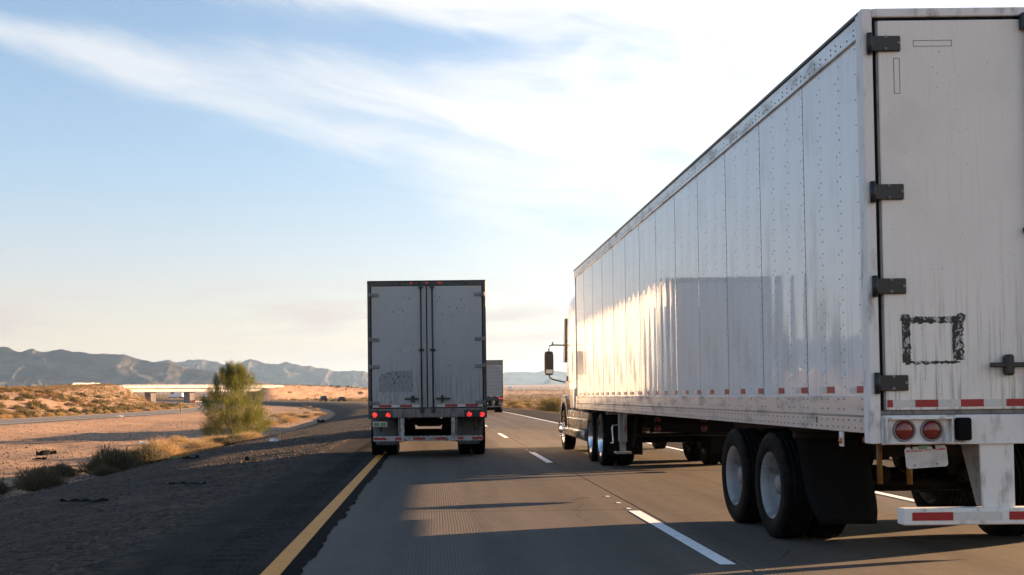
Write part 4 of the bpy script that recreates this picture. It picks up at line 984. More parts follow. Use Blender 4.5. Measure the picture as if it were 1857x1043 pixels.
# ------------------------------------------------------------------ vegetation
def slivers(P, D, L, Wd, r):
    """thin triangles: base at P, direction D, length L, width Wd"""
    n_ = len(P); side = np.cross(D, r.normal(size=(n_, 3))); side /= np.linalg.norm(side, axis=1)[:, None] + 1e-9
    v = np.empty((n_, 3, 3)); v[:, 0] = P - side * Wd[:, None] / 2; v[:, 1] = P + side * Wd[:, None] / 2; v[:, 2] = P + D * L[:, None]
    return v.reshape(-1, 3)
def unit(v): return v / (np.linalg.norm(v, axis=1)[:, None] + 1e-9)
def bush_mesh(name, kind, seed, n_, hgt=0.8, mat='dry_twig'):
    """unit bush: radius about 1, height hgt; dome of fine outward twigs with lumps and gaps"""
    r = np.random.default_rng(seed)
    th = r.uniform(0, 2 * np.pi, n_); cz = r.uniform(0.0, 1.0, n_)
    d = np.stack([np.cos(th) * np.sqrt(1 - cz ** 2), np.sin(th) * np.sqrt(1 - cz ** 2), cz], 1)
    lobes = unit(r.normal(size=(9, 3)) * [1, 1, 0.6] + [0, 0, 0.35]); lr = r.uniform(0.75, 1.12, 9)
    rad = np.max((d @ lobes.T) ** 6 * lr[None], 1) * 0.45 + 0.62
    if kind == 'dome':
        q = r.uniform(0.25, 1.0, n_) ** 0.6; P = d * (rad * q)[:, None] * [1, 1, hgt]
        D = unit(d + r.normal(size=(n_, 3)) * 0.55); L = r.uniform(0.10, 0.24, n_); Wd = r.uniform(0.006, 0.014, n_)
    elif kind == 'upright':
        q = r.uniform(0.15, 1.0, n_) ** 0.7; d2 = unit(d * [1, 1, 1.2] + [0, 0, 0.25]); P = d2 * (rad * q)[:, None] * [1, 1, hgt]
        D = unit(d2 + [0, 0, 0.7] + r.normal(size=(n_, 3)) * 0.45); L = r.uniform(0.10, 0.28, n_); Wd = r.uniform(0.012, 0.035, n_)
    else:   # low: few coarse pieces for the distance
        q = r.uniform(0.2, 1.0, n_) ** 0.6; P = d * (rad * q)[:, None] * [1, 1, hgt]
        D = unit(d + r.normal(size=(n_, 3)) * 0.6); L = r.uniform(0.2, 0.42, n_); Wd = r.uniform(0.06, 0.14, n_)
    v = slivers(P, D, L, Wd, r); v[:, 2] = np.maximum(v[:, 2], -0.06)
    return raw_mesh(name, v, np.arange(len(v)).reshape(-1, 3), mat)
def stems_mesh(seed, hgt):
    r = random.Random(seed); b = MB()
    for i in range(9):
        a = r.uniform(0, 6.28); q = r.uniform(0.3, 0.75); b.tube([(0.03 * math.cos(a), 0.03 * math.sin(a), -0.12), (q * 0.5 * math.cos(a), q * 0.5 * math.sin(a), hgt * 0.35), (q * math.cos(a + 0.3), q * math.sin(a + 0.3), hgt * 0.75)], 0.022, 4, False, 0.006)
    return b.mesh('stems', 'bark')
DOME = [bush_mesh('shrub', 'dome', 30 + i, 5200, 0.85) for i in range(3)]
DOME_BR = [bush_mesh('shrub', 'dome', 40 + i, 3000, 0.8, 'brown_twig') for i in range(2)]
SAGE = [bush_mesh('shrub', 'upright', 50 + i, 4200, 0.8, 'sage_leaf') for i in range(2)]
OLIVE = [bush_mesh('shrub', 'upright', 60 + i, 2200, 0.95, 'olive_leaf') for i in range(3)]
LOWS = {'t': [bush_mesh('shrub', 'low', 70 + i, 420, 0.75, 'dry_twig') for i in range(3)], 'b': [bush_mesh('shrub', 'low', 76 + i, 420, 0.75, 'brown_twig') for i in range(2)], 'o': [bush_mesh('shrub', 'low', 80 + i, 420, 0.9, 'olive_leaf') for i in range(3)]}
STEMS = [stems_mesh(i, 0.85) for i in range(3)]
def shrub(name, me, x, y, s, label, cat='shrub', group=None, zs=1.0, stems=True, sink=0.06):
    o = put(name, me, None, (x, y, float(ground_z(x, y)) - sink * s), (0, 0, random.uniform(0, 6.28))); o.scale = (s, s * random.uniform(0.88, 1.12), s * zs)
    tag(o, label, cat, group)
    if stems: put('stem', random.choice(STEMS), o)
    return o
# shrubs by the toe of the gravel slope, each one known by its look and place
near_shrubs = [
    ('shrub', SAGE[0], -11.45, 38.3, 1.15, 'large dark olive shrub in shade at the foot of the gravel slope', 0.8),
    ('shrub', SAGE[1], -13.6, 39.0, 0.75, 'low dark shrub just left of the large shaded olive shrub', 0.7),
    ('shrub', SAGE[1], -11.75, 43.5, 0.95, 'olive shrub with golden sunlit top between the shaded and the dry shrubs', 0.95),
    ('shrub', SAGE[0], -11.25, 31.0, 0.86, 'dark green rounded shrub alone in the shaded foreground', 0.8),
    ('shrub', SAGE[1], -12.9, 31.6, 0.55, 'small brown shrub behind the lone dark rounded shrub', 0.8),
    ('shrub', SAGE[1], -10.05, 33.0, 0.42, 'smallest dark shrub right of the lone dark rounded shrub', 0.9),
    ('shrub', SAGE[0], -12.0, 27.0, 0.60, 'dark shrub cut by the left edge of the view', 0.8),
    ('dry_shrub', DOME[0], -12.75, 50.8, 1.35, 'biggest golden dry shrub with a rounded top, sunlit', 0.80),
    ('dry_shrub', DOME[1], -11.45, 53.0, 1.0, 'golden dry shrub touching the biggest rounded one on its right', 0.85),
    ('dry_shrub', DOME[2], -13.5, 47.5, 0.8, 'small golden dry shrub behind the dark olive ones', 0.9),
    ('dry_shrub', SAGE[1], -10.75, 56.2, 0.95, 'grey olive dry shrub with a dark base below the green tree', 0.65),
    ('dry_shrub', DOME[0], -10.1, 57.5, 1.0, 'pale dry shrub lit from the right below the green tree', 0.7),
    ('dry_shrub', DOME[2], -12.6, 60.5, 0.95, 'faded dry shrub behind the pale ones, left of the tree trunk', 0.8),
    ('dry_shrub', DOME[1], -11.9, 69.5, 1.1, 'straw coloured shrub at the right foot of the green tree', 0.6),
    ('dry_shrub', DOME[2], -14.9, 63.0, 0.7, 'small straw shrub left behind the faded dry shrub', 0.9),
    ('dry_shrub', DOME[1], -13.3, 66.5, 0.9, 'dry shrub directly in front of the green tree trunk', 0.7),
]
for (nm, me, x, y, s, lab, zs) in near_shrubs: shrub(nm, me, x, y, s * 1.25, lab, group='shrubs along the gravel slope', zs=zs)
cl = [(500, 768), (513, 763), (524, 766), (510, 757), (499, 755), (534, 754), (520, 751), (512, 753), (545, 755), (560, 757), (548, 757), (557, 749), (552, 738), (560, 740), (547, 741), (585, 752), (575, 753), (572, 744), (530, 733), (520, 731), (507, 730), (541, 735), (528, 764), (493, 771)]
def from_photo(u, v, z):     # a point of the ground plane at height z, read off the photograph
    q = Vector(((u - 928.5) / 1960 + 0.0760 * 1857 / 1960, -(v - 521.5) / 1960 + 0.0747 * 1857 / 1960, -1.0)); dd_ = cam.matrix_world.to_3x3() @ q
    t_ = (z - 1.35) / dd_.z; return dd_.x * t_, dd_.y * t_
for i, (u, v) in enumerate(cl):
    x, y = from_photo(u, v, -1.3); kd = DOME[i % 3] if i % 4 else DOME_BR[i % 2]
    shrub('dry_shrub', kd, x, y, random.uniform(0.75, 1.2), 'rounded dry shrub in the cluster between the green tree and the centre trailer', group='rounded dry shrubs in the median', zs=0.8)
# the green tree: thin branching trunk, wispy crown
def palo_verde(loc):
    t = thing('green_tree', 'yellow green feathery desert tree growing at the edge of the gravel slope', 'tree', loc)
    r = np.random.default_rng(5); b = MB(); H_ = 4.95; P = []; D = []; L = []; Wd = []
    for i in range(230):
        h = r.uniform(0.03, 1.0) ** 1.15; rm = np.interp(h, [0, 0.12, 0.3, 0.5, 0.68, 0.82, 0.93, 1.0], [2.15, 2.35, 2.2, 2.1, 1.7, 1.25, 0.8, 0.3])
        a = r.uniform(0, 6.28); q = rm * math.sqrt(r.uniform(0.05, 1.0)) * (1 + 0.12 * math.sin(3 * a + 1.3) * math.sin(11 * h)); c = np.array([q * math.cos(a), q * math.sin(a), h * H_ * 0.93 + 0.1])
        base = np.array([0.10 * math.cos(a), 0.10 * math.sin(a), 0.0]); mid_ = base + (c - base) * 0.5 + np.array([0, 0, 0.14 * q]) + r.normal(size=3) * 0.08
        if i % 5 == 0: b.tube([tuple(base - [0, 0, 0.15]), tuple(base * 0.5 + mid_ * 0.5 + r.normal(size=3) * 0.04), tuple(mid_), tuple(c)], 0.022, 4, False, 0.005)
        out = c - np.array([0, 0, 0.25 * c[2]]); out = out / np.linalg.norm(out); ax = out * 0.75 + np.array([0, 0, 0.65 + 0.5 * h]); ax /= np.linalg.norm(ax)
        m = int(r.integers(110, 210)); t_ = r.uniform(-0.35, 0.45, m); off = ax[None] * t_[:, None] + r.normal(size=(m, 3)) * (0.17 * (1.1 - 0.55 * h))
        P.append(c + off); D.append(unit(ax[None] + r.normal(size=(m, 3)) * 0.42)); L.append(r.uniform(0.12, 0.40, m)); Wd.append(r.uniform(0.010, 0.024, m))
    b.build('trunk', 'bark', t)
    P = np.concatenate(P); D = np.concatenate(D); L = np.concatenate(L); Wd = np.concatenate(Wd)
    P[:, 2] = np.maximum(P[:, 2], 0.03)
    v = slivers(P, D, L, Wd, r); put('crown', raw_mesh('crown', v, np.arange(len(v)).reshape(-1, 3), 'verde_twig'), t)
    return t
palo_verde((-13.9, 75.0, float(ground_z(-13.9, 75.0))))
# scrub in bands: individuals where it shows large, one mass of scrub beyond
def low_shrub(x, y, s, kd, lab, grp): shrub('desert_shrub', random.choice(LOWS[kd]) if y > 150 or abs(x) > 60 else random.choice({'o': OLIVE, 't': DOME, 'b': DOME_BR}[kd]), x, y, s, lab, 'shrub', grp, random.uniform(0.75, 1.1), stems=False)
KL = {'o': 'olive green desert shrub', 'b': 'brown desert shrub', 't': 'straw coloured desert shrub'}
cnt = 0
while cnt < 150:      # the bank beyond the far carriageway
    y = random.uniform(95, 430) if cnt > 105 else random.uniform(100, 230); v = -random.uniform(7.0, 34) if cnt % 3 else -random.uniform(6.8, 13); x = float(opp_c(y)) + v
    if not -0.42 < x / y < -0.17: continue
    kd = 't' if v > -9.5 else random.choice('ooobt'); low_shrub(x, y, random.uniform(0.7, 1.1) * (0.9 if kd == 't' else 1.35), kd, KL[kd] + ' on the bank beyond the far carriageway', KL[kd] + 's on the far bank'); cnt += 1
cnt = 0
while cnt < 80:      # right of the highway
    y = random.uniform(62, 420) if cnt > 25 else random.uniform(75, 150); u = random.uniform(11, 16) if cnt % 3 == 0 else random.uniform(12, 60); x = float(road_c(y)) + u
    if not 0.03 < x / y < 0.16: continue
    low_shrub(x, y, random.uniform(0.5, 1.15), (kd := random.choice('oobtt')), KL[kd] + ' beside the right shoulder of the highway', KL[kd] + 's right of the highway'); cnt += 1
for (x, y, s, lab) in ((7.9, 91, 1.5, 'large olive bush nearest the white edge line, right of the distant trailer'), (11.2, 96, 1.7, 'broad dark bush just left of the black mirror of the tractor')):
    x = max(x, float(road_c(y)) + 10.2); shrub('desert_shrub', OLIVE[1], x, y, s, lab, 'shrub', 'shrubs right of the highway', 0.9, stems=True)
cnt = 0
while cnt < 60:      # foot and crest of the embankment behind the bend
    y = random.uniform(330, 760); x = random.uniform(-0.17, -0.055) * y; u = x - float(road_c(y))
    if u < 9.5: continue
    low_shrub(x, y, random.uniform(0.9, 1.9), (kd := random.choice('oobt')), KL[kd] + ' on the embankment behind the bend', KL[kd] + 's behind the bend'); cnt += 1
r = np.random.default_rng(3); N = 60000
sx = np.where(r.random(N) < 0.5, r.uniform(-0.42, 0.55, N), r.uniform(-0.6, 0.9, N)); sy = np.exp(r.uniform(np.log(70), np.log(2600), N)); sx = sx * sy
u = sx - road_c(sy); vv = sx - opp_c(sy)
ok = ((u > 11) | (u < -18)) & (np.abs(vv) > 7.5) & ~((vv > 5) & (u < -8)) & (sy > 200); sx, sy = sx[ok], sy[ok]; N = len(sx)
sz = ground_z(sx, sy); size = r.uniform(0.35, 1.0, N) * np.clip(sy / 350, 1.0, 2.2); m = 9
th = r.uniform(0, 6.28, (N, m)); q = np.sqrt(r.random((N, m))); P = np.stack([sx[:, None] + np.cos(th) * q * size[:, None] * 0.8, sy[:, None] + np.sin(th) * q * size[:, None] * 0.8, sz[:, None] + size[:, None] * (0.02 + 0.42 * (1 - q) * r.random((N, m)))], -1).reshape(-1, 3)
D = unit(r.normal(size=(N * m, 3)) * [1, 1, 0.5] + [0, 0, 0.7]); sc_ = np.repeat(size, m)
v = slivers(P, D, sc_ * r.uniform(0.3, 0.7, N * m), sc_ * r.uniform(0.12, 0.3, N * m), r); f = np.arange(len(v)).reshape(-1, 3)
half_ = (r.random(N) < 0.5).repeat(m)
for nm, sel, mt in (('scrub', half_, 'olive_leaf'), ('scrub', ~half_, 'brown_twig')):
    vv_ = v[sel.repeat(3)]; tag(put(nm, raw_mesh(nm, vv_, np.arange(len(vv_)).reshape(-1, 3), mt)), kind='stuff')
N = 10000; sy = r.uniform(240, 900, N); sx = np.where(r.random(N) < 0.5, r.uniform(-0.20, -0.04, N), r.uniform(-0.42, -0.25, N)) * sy
u = sx - road_c(sy); vv = sx - opp_c(sy); ok = (u > 10.5) | (vv < -8); sx, sy = sx[ok], sy[ok]; N = len(sx); sz = ground_z(sx, sy); size = (0.4 + 1.3 * r.random(N) ** 2) * np.clip(sy / 420, 0.9, 1.7); m = 16
th = r.uniform(0, 6.28, (N, m)); q = np.sqrt(r.random((N, m))); P = np.stack([sx[:, None] + np.cos(th) * q * size[:, None], sy[:, None] + np.sin(th) * q * size[:, None], sz[:, None] + size[:, None] * (-0.05 + 0.7 * (1 - q) * r.random((N, m)))], -1).reshape(-1, 3)
D = unit(np.stack([np.cos(th) * q, np.sin(th) * q, 0.5 + 0 * q], -1).reshape(-1, 3) + r.normal(size=(N * m, 3)) * 0.4); sc_ = np.repeat(size, m)
v = slivers(P, D, sc_ * r.uniform(0.3, 0.6, N * m), sc_ * r.uniform(0.08, 0.18, N * m), r); which = r.integers(0, 2, N).repeat(m).repeat(3)
for w_, mt in enumerate(('brown_twig', 'olive_leaf')):
    vv_ = v[which == w_]; tag(put('scrub', raw_mesh('scrub', vv_, np.arange(len(vv_)).reshape(-1, 3), mt)), kind='stuff')
N = 5200; sy = np.exp(r.uniform(np.log(55), np.log(240), N)); sx = np.where(r.random(N) < 0.5, -r.uniform(0.17, 0.45, N), r.uniform(0.04, 0.55, N)) * sy
u = sx - road_c(sy); vv = sx - opp_c(sy); ok = (u > 11.5) | (vv < -7); sx, sy = sx[ok], sy[ok]; N = len(sx); sz = ground_z(sx, sy); size = r.uniform(0.2, 0.62, N); m = 36
th = r.uniform(0, 6.28, (N, m)); q = np.sqrt(r.random((N, m))); P = np.stack([sx[:, None] + np.cos(th) * q * size[:, None], sy[:, None] + np.sin(th) * q * size[:, None], sz[:, None] + size[:, None] * (-0.02 + 0.8 * (1 - q) * r.random((N, m)))], -1).reshape(-1, 3)
D = unit(np.stack([np.cos(th) * q, np.sin(th) * q, 0.5 + 0 * q], -1).reshape(-1, 3) + r.normal(size=(N * m, 3)) * 0.4); sc_ = np.repeat(size, m)
v = slivers(P, D, sc_ * r.uniform(0.25, 0.5, N * m), sc_ * r.uniform(0.03, 0.08, N * m), r); which = r.integers(0, 3, N).repeat(m).repeat(3)
for w_, mt in enumerate(('dry_twig', 'brown_twig', 'olive_leaf')):
    vv_ = v[which == w_]; tag(put('scrub', raw_mesh('scrub', vv_, np.arange(len(vv_)).reshape(-1, 3), mt)), kind='stuff')
# loose stones on the gravel slope
N = 22000; yy = 5 + 60 * r.random(N) ** 1.6; uu = np.where(r.random(N) < 0.68, -2.75 - 9.0 * r.random(N), -11 - 16 * r.random(N)); sz_ = 0.011 + 0.045 * r.random(N) ** 4; zz = ground_z(uu, yy)
ico = np.array([(0, 0, 1), (0.9, 0, 0.1), (0.28, 0.85, 0.05), (-0.72, 0.53, 0.12), (-0.72, -0.53, 0), (0.28, -0.85, 0.1), (0, 0, -0.8)]); fi = np.array([(0, 1, 2), (0, 2, 3), (0, 3, 4), (0, 4, 5), (0, 5, 1), (6, 2, 1), (6, 3, 2), (6, 4, 3), (6, 5, 4), (6, 1, 5)])
vs = np.stack([uu, yy, zz], 1)[:, None, :] + ico[None] * sz_[:, None, None] * r.uniform(0.6, 1.35, (N, 7, 1)) * [1, 1, 0.7]
tag(put('gravel', raw_mesh('gravel', vs.reshape(-1, 3), (fi[None] + (np.arange(N) * 7)[:, None, None]).reshape(-1, 3), 'stone')), kind='stuff')
N = 8000; yy = 26 + 110 * r.random(N) ** 1.3; uu = -12 - r.random(N) * (yy * 0.42 - 9).clip(3, 30); sz_ = 0.02 + 0.07 * r.random(N) ** 3; zz = ground_z(uu, yy)
vs = np.stack([uu, yy, zz], 1)[:, None, :] + ico[None] * sz_[:, None, None] * r.uniform(0.6, 1.35, (N, 7, 1)) * [1, 1, 0.7]
tag(put('gravel', raw_mesh('gravel', vs.reshape(-1, 3), (fi[None] + (np.arange(N) * 7)[:, None, None]).reshape(-1, 3), 'stone')), kind='stuff')

# ------------------------------------------------------------------ debris
def scrap(name, u, v, z, L, Wd, mat, lab, cat, seed=1, hgt=0.05):
    x, y = from_photo(u, v, z); rr = random.Random(seed); b = MB(); m = 9; top = []; bot = []
    for i in range(m):
        q = i / (m - 1) - 0.5; w = Wd * (0.35 + 0.65 * math.sin(math.pi * (i + 0.6) / (m + 0.2))) * rr.uniform(0.7, 1.15); cx = q * L; cy = 0.25 * Wd * math.sin(q * 5 + seed); zc = hgt * (0.4 + rr.random())
        top += [(cx, cy - w / 2, 0.01), (cx, cy, zc), (cx, cy + w / 2, 0.012)]
    fs = [(i * 3 + j, i * 3 + j + 1, i * 3 + j + 4, i * 3 + j + 3) for i in range(m - 1) for j in range(2)]
    bot = [(p[0], p[1], -0.03) for p in top]; n0 = len(top); fs += [tuple(k_ + n0 for k_ in f_) for f_ in fs]
    b.add(top + bot, fs)
    o = b.build(name, mat); o.location = (x, y, float(ground_z(x, y)) + 0.015); o.rotation_euler = (0, 0, rr.uniform(-0.35, 0.35)); return tag(o, lab, cat)
scrap('tyre_shred', 155, 967, -0.7, 0.75, 0.16, 'rubber', 'longest black tyre shred lying on the shaded gravel', 'tyre shred', 2, 0.05)
scrap('tyre_shred', 340, 925, -0.5, 0.62, 0.13, 'rubber', 'thin black tyre shred close to the asphalt shoulder', 'tyre shred', 3, 0.04)
scrap('tyre_shred', 345, 858, -0.8, 0.5, 0.2, 'rubber', 'short black tyre shred far up the gravel slope', 'tyre shred', 4, 0.09)
scrap('tyre_shred', 455, 846, -0.3, 0.3, 0.2, 'rubber', 'dark lump of tyre rubber near the edge of the shoulder', 'tyre shred', 5, 0.09)
scrap('tyre_shred', 84, 826, -1.4, 0.95, 0.5, 'rubber', 'dark heap of tyre rubber on the sunlit dirt', 'tyre shred', 6, 0.22)
scrap('tyre_shred', 72, 836, -1.4, 0.6, 0.35, 'rubber', 'smaller dark scrap in front of the heap of tyre rubber', 'tyre shred', 7, 0.12)
scrap('tyre_shred', 583, 767, -0.9, 0.7, 0.4, 'rubber', 'dark scrap beyond the shadow on the gravel beside the bend', 'tyre shred', 8, 0.3)
scrap('litter_sheet', 262, 810, -1.4, 0.7, 0.35, 'litter_white', 'crumpled white sheet behind the biggest dry shrub', 'litter', 9, 0.15)
scrap('litter_sheet', 217, 760, -1.2, 0.9, 0.5, 'litter_white', 'small white litter on the dirt near the far carriageway', 'litter', 10, 0.25)
scrap('litter_sheet', 497, 814, -0.6, 0.35, 0.2, 'litter_white', 'white litter on the gravel above the shoulder', 'litter', 11, 0.12)
scrap('litter_can', 316, 838, -1.3, 0.4, 0.18, 'litter_green', 'green litter at the foot of the dry shrubs', 'litter', 12, 0.1)
scrap('reflector_shard', 682, 848, 0.0, 0.22, 0.06, 'litter_red', 'red reflector shard on the concrete beside the yellow line', 'shard', 13, 0.012)
scrap('litter_sheet', 636, 812, 0.0, 0.34, 0.08, 'litter_white', 'flat white scrap on the asphalt shoulder by the centre trailer', 'litter', 14, 0.012)
# delineator post, signs, billboard
x, y = from_photo(328, 749, -1.05); t = thing('delineator_post', 'yellow marker post beside the far carriageway', 'marker post', (x, y, float(ground_z(x, y))))
MB().box(-0.14, 0.14, -0.03, 0.03, -0.3, 1.95, 0.01).build('post', 'post_yellow', t); MB().box(-0.09, 0.09, -0.045, -0.031, 1.45, 1.8, 0.004).build('reflector', 'tape_white', t)
def sign(name, u, v, D, w, h_, up, mat, lab, cat, diamond=False, legs=1):
    x = (u - 788) / FPX * D; z = 1.35 + (719 - 0.011 * (u - 788) - v) / FPX * D; g = float(ground_z(x, D)); t = thing(name, lab, cat, (x, D, g)); zc = z - g
    if diamond: MB().prism([(0, zc + h_ / 2), (w / 2, zc), (0, zc - h_ / 2), (-w / 2, zc)], 'Y', -0.03, 0.0).build('panel', mat, t)
    else: MB().box(-w / 2, w / 2, -0.06, 0.0, zc - h_ / 2, zc + h_ / 2, 0.02).build('panel', mat, t)
    for i in range(legs):
        lx = 0 if legs == 1 else (-w * 0.3 + w * 0.6 * i); MB().box(lx - 0.06, lx + 0.06, 0.002, 0.12, -0.3, zc + h_ * 0.4).build('post', 'hinge_grey', t)
sign('warning_sign', 627.5, 706, 520, 1.35, 1.35, 0, 'sign_yellow', 'yellow diamond warning sign beyond the bend, left of the centre trailer', 'road sign', True)
sign('billboard', 589, 706.5, 620, 4.3, 1.1, 0, 'sign_grey', 'dark wide board on the embankment beyond the bend', 'billboard', False, 2)
sign('road_sign', 925.5, 703.5, 420, 1.7, 1.1, 0, 'sign_white', 'small white sign in the desert right of the distant trailer', 'road sign', False, 2)
sign('guide_sign', 313, 712.5, 640, 1.9, 1.3, 0, 'sign_grey', 'small grey sign under the overpass', 'road sign', False, 2)
# ------------------------------------------------------------------ overpass
BL = 80.0; BA = R(40); BX0, BY0 = -146.0, 500.0
t = thing('overpass_bridge', 'long white concrete overpass on dark piers crossing the highway', 'bridge', (BX0, BY0, 0), BA)
zb_ = 4.9
MB().box(0, BL, -4.4, 4.4, 6.35, 6.6).box(-1, BL + 1, -5.2, 5.2, 6.6, 6.95, 0.03).build('deck', 'bridge_concrete', t)
for y in (-4.0, -1.3, 1.3, 4.0): MB().box(0.5, BL - 0.5, y - 0.35, y + 0.35, zb_, 6.349, 0.05).build('girder', 'bridge_concrete', t)
for s in (-1, 1):
    MB().box(-8, BL + 6, s * 4.95, s * 5.18, 6.951, 7.85, 0.04).build('barrier', 'bridge_concrete', t)
    rl = MB().box(0, BL, s * 5.0, s * 5.1, 8.2, 8.3); x = 0
    while x < BL: rl.box(x, x + 0.15, s * 5.0, s * 5.1, 7.851, 8.2); x += 2.5
    tag(rl.build('railing', 'bridge_concrete', t), kind='stuff')
for q in (15.6, 35.6, 70.0):
    g = float(ground_z(BX0 + q * math.cos(BA), BY0 + q * math.sin(BA)))
    p = MB().prism([(-1.3, zb_ - 0.9), (-1.5, zb_), (1.5, zb_), (1.3, zb_ - 0.9), (1.1, g - 1.5), (-1.1, g - 1.5)], 'Y', -3.2, 3.2).build('pier', 'pier_concrete', t); p.location.x = q
for s, q in ((-1, 0), (1, BL)): MB().box(q - 1.2, q + 1.2, -5.2, 5.2, 2.0, 6.34).build('abutment', 'bridge_concrete', t)
t = thing('guard_rail', 'white guard rail on posts along the embankment left of the overpass', 'guard rail', (0, 0, 0))
for i in range(16):
    q = i / 15; x = -140 - 14 * q - 0.0; y = 418 + 78 * q; g = float(ground_z(x, y))
    MB().box(x - 0.2, x + 0.2, y, y + 0.3, g - 0.8, g + 0.95).build('post', 'bridge_concrete', t)
    if i < 15:
        x2 = -140 - 14 * (i + 1) / 15; y2 = 418 + 78 * (i + 1) / 15; g2 = float(ground_z(x2, y2))
        MB().add([(x + 0.22, y, g + 0.35), (x2 + 0.22, y2 - 1.0, g2 + 0.35), (x2 + 0.22, y2 - 1.0, g2 + 0.85), (x + 0.22, y, g + 0.85), (x + 0.3, y, g + 0.35), (x2 + 0.3, y2 - 1.0, g2 + 0.35), (x2 + 0.3, y2 - 1.0, g2 + 0.85), (x + 0.3, y, g + 0.85)], [(0, 1, 2, 3), (4, 5, 6, 7), (0, 1, 5, 4), (3, 2, 6, 7), (0, 3, 7, 4), (1, 2, 6, 5)]).build('rail', 'bridge_concrete', t)
# ------------------------------------------------------------------ small vehicles
def car(name, lab, loc, rz, mat, L=4.7, Wd=1.86, H=1.48, suv=False, grp=None):
    t = thing(name, lab, 'car', loc, rz, grp); h = Wd / 2
    prof = [(0.02, 0.32), (0.0, 0.62), (0.05, 0.98), (0.55, 1.02), (L * 0.66, 1.0), (L - 0.25, 0.82), (L - 0.02, 0.6), (L - 0.05, 0.3)] if not suv else [(0.02, 0.36), (0.0, 0.7), (0.05, 1.12), (0.5, 1.16), (L * 0.66, 1.12), (L - 0.2, 0.98), (L - 0.02, 0.7), (L - 0.05, 0.34)]
    MB().prism(prof, 'X', -h, h).build('body', mat, t)
    zc = 1.0 if not suv else 1.13
    cb_ = [(0.45, zc), (0.95, H), (L * 0.5, H), (L * 0.68, zc)] if not suv else [(0.12, zc), (0.35, H), (L * 0.55, H), (L * 0.70, zc)]
    b = MB(); vs = [(s * (h - 0.08 - (0.17 if z > zc else 0)), y, z) for s in (-1, 1) for (y, z) in cb_]
    b.add(vs, [(0, 1, 2, 3), (4, 5, 6, 7), (0, 1, 5, 4), (1, 2, 6, 5), (2, 3, 7, 6), (3, 0, 4, 7)]); b.build('cabin', mat, t)
    y1, z1_ = cb_[0]; y2, z2 = cb_[1]; e = 0.012
    b = MB(); b.add([(-(h - 0.17), y1 + 0.04 - e, zc + 0.06), (h - 0.17, y1 + 0.04 - e, zc + 0.06), (h - 0.31, y2 - 0.05 - e, H - 0.08), (-(h - 0.31), y2 - 0.05 - e, H - 0.08)], [(0, 1, 2, 3)]); b.build('rear_window', 'dark_glass', t)
    for s in (-1, 1):
        for y in (0.85, L - 0.9): o = MB().lathe([(-0.11, 0.2), (-0.11, 0.33), (0.11, 0.33), (0.11, 0.2)], (s * (h - 0.1), y, 0.33), 16).build('wheel', 'tyre_rubber', t)
        MB().box(s * (h - 0.38), s * (h - 0.03), -0.02, 0.08, 0.72 if not suv else 0.85, 0.9 if not suv else 1.06, 0.02).build('tail_light', 'lens_red', t)
        MB().box(s * (h + 0.002), s * (h + 0.16), L * 0.62, L * 0.62 + 0.1, zc - 0.02, zc + 0.14, 0.02).build('wing_mirror', mat, t)
def on_road(u, off, cf, D):
    x = float(cf(D)) + off; hd = math.atan2(float(cf(D + 2)) - float(cf(D)), 2); return (x, D, float(base_z(x, D)) + (0.0 if cf is road_c else -0.85) + 0.02), -hd
def place_px(u, D):  x = (u - 788) / FPX * D; return x, D
l, rz_ = on_road(525, 0.6, road_c, 352); car('car', 'tall black car driving away round the bend, left of a second one', l, rz_, 'car_black', 4.8, 1.98, 1.95, True, 'cars on the bend')
l, rz_ = on_road(549, 4.2, road_c, 338); car('car', 'lower dark blue car driving away round the bend, right of the tall one', l, rz_, 'car_blue', 4.8, 1.98, 1.55, False, 'cars on the bend')
for (u, D, off, lab) in ((352, 520, 1.8, 'dark car under the overpass next to the pier'), (363, 545, -1.8, 'dark car right of the one next to the pier')):
    x, y = place_px(u, D); car('car', lab, (x, y, float(ground_z(x, y, False)) + 0.1), -0.5, 'car_black', 4.7, 1.9, 1.6, True, 'cars under the overpass')
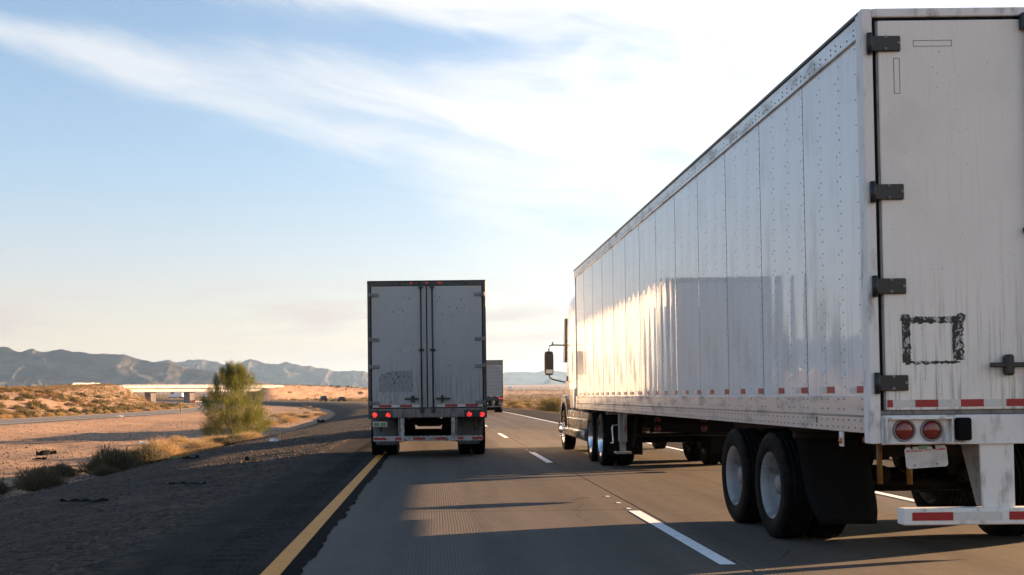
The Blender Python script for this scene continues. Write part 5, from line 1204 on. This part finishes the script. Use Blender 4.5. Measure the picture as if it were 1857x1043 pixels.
def far_truck(lab, u, D, rz, L):
    x, y = place_px(u, D); g = float(ground_z(x, y)); t = thing('box_truck', lab, 'truck', (x, y, g + 0.1), rz, 'white trucks beyond the overpass')
    MB().box(-1.25, 1.25, 0, L, 1.05, 4.0, 0.04).build('cargo_box', 'truck_white', t); MB().loft([(L + 0.5, 1.15, 0.9, 3.4, 0.3), (L + 2.0, 1.15, 0.8, 2.9, 0.3), (L + 2.4, 1.1, 0.7, 1.9, 0.4), (L + 3.6, 1.0, 0.6, 1.6, 0.5)]).build('cab', 'truck_white', t)
    MB().box(-0.5, 0.5, 0.4, L + 3.2, 0.7, 1.049).build('frame', 'under_black', t)
    for s in (-1, 1):
        for yy_ in (1.0, 2.2, L - 1.2, L + 2.6): MB().lathe([(-0.2, 0.3), (-0.2, 0.5), (0.2, 0.5), (0.2, 0.3)], (s * 1.0, yy_, 0.5), 14).build('wheel', 'tyre_rubber', t)
far_truck('long white truck seen from the side beyond the overpass, left of the pier', 332, 800, R(70), 9)
far_truck('short white truck seen from behind beyond the overpass, right of the pier', 373, 800, R(20), 6)
x, y = place_px(350, 500); g = float(ground_z(x, y)); t = thing('crash_barrels', 'row of orange crash barrels in front of the overpass pier', 'crash barrels', (x, y, g))
for i in range(3): MB().lathe([(0, 0.45), (0.2, 0.46), (0.9, 0.5), (1.0, 0.5), (1.05, 0.44)], (i * 0.98 - 0.98, 0, 0), 14, 'Z').build('barrel', 'barrel_orange', t)

# wooden power line poles far off on the left
for i, (u, D_) in enumerate(((90, 1150), (158, 1250), (40, 1050))):
    x, y = place_px(u, D_); t = thing('power_pole', ('wooden power pole of two posts above the left embankment', 'wooden power pole nearest the overpass', 'wooden power pole nearest the left edge of the view')[i], 'power pole', (x, y, float(ground_z(x, y))), 0.4, 'power poles')
    for sx_ in (-2.2, 2.2): MB().tube([(sx_, 0, -1), (sx_, 0, 22)], 0.28, 8, True, 0.2).build('post', 'wood_pole', t)
    MB().box(-5.5, 5.5, -0.2, 0.2, 19.2, 19.7).build('cross_arm', 'wood_pole', t)
    for k_ in (-5, 0, 5): MB().lathe([(18.0, 0.1), (19.19, 0.14)], (k_, 0, 0), 8, 'Z').build('insulator', 'sign_grey', t)
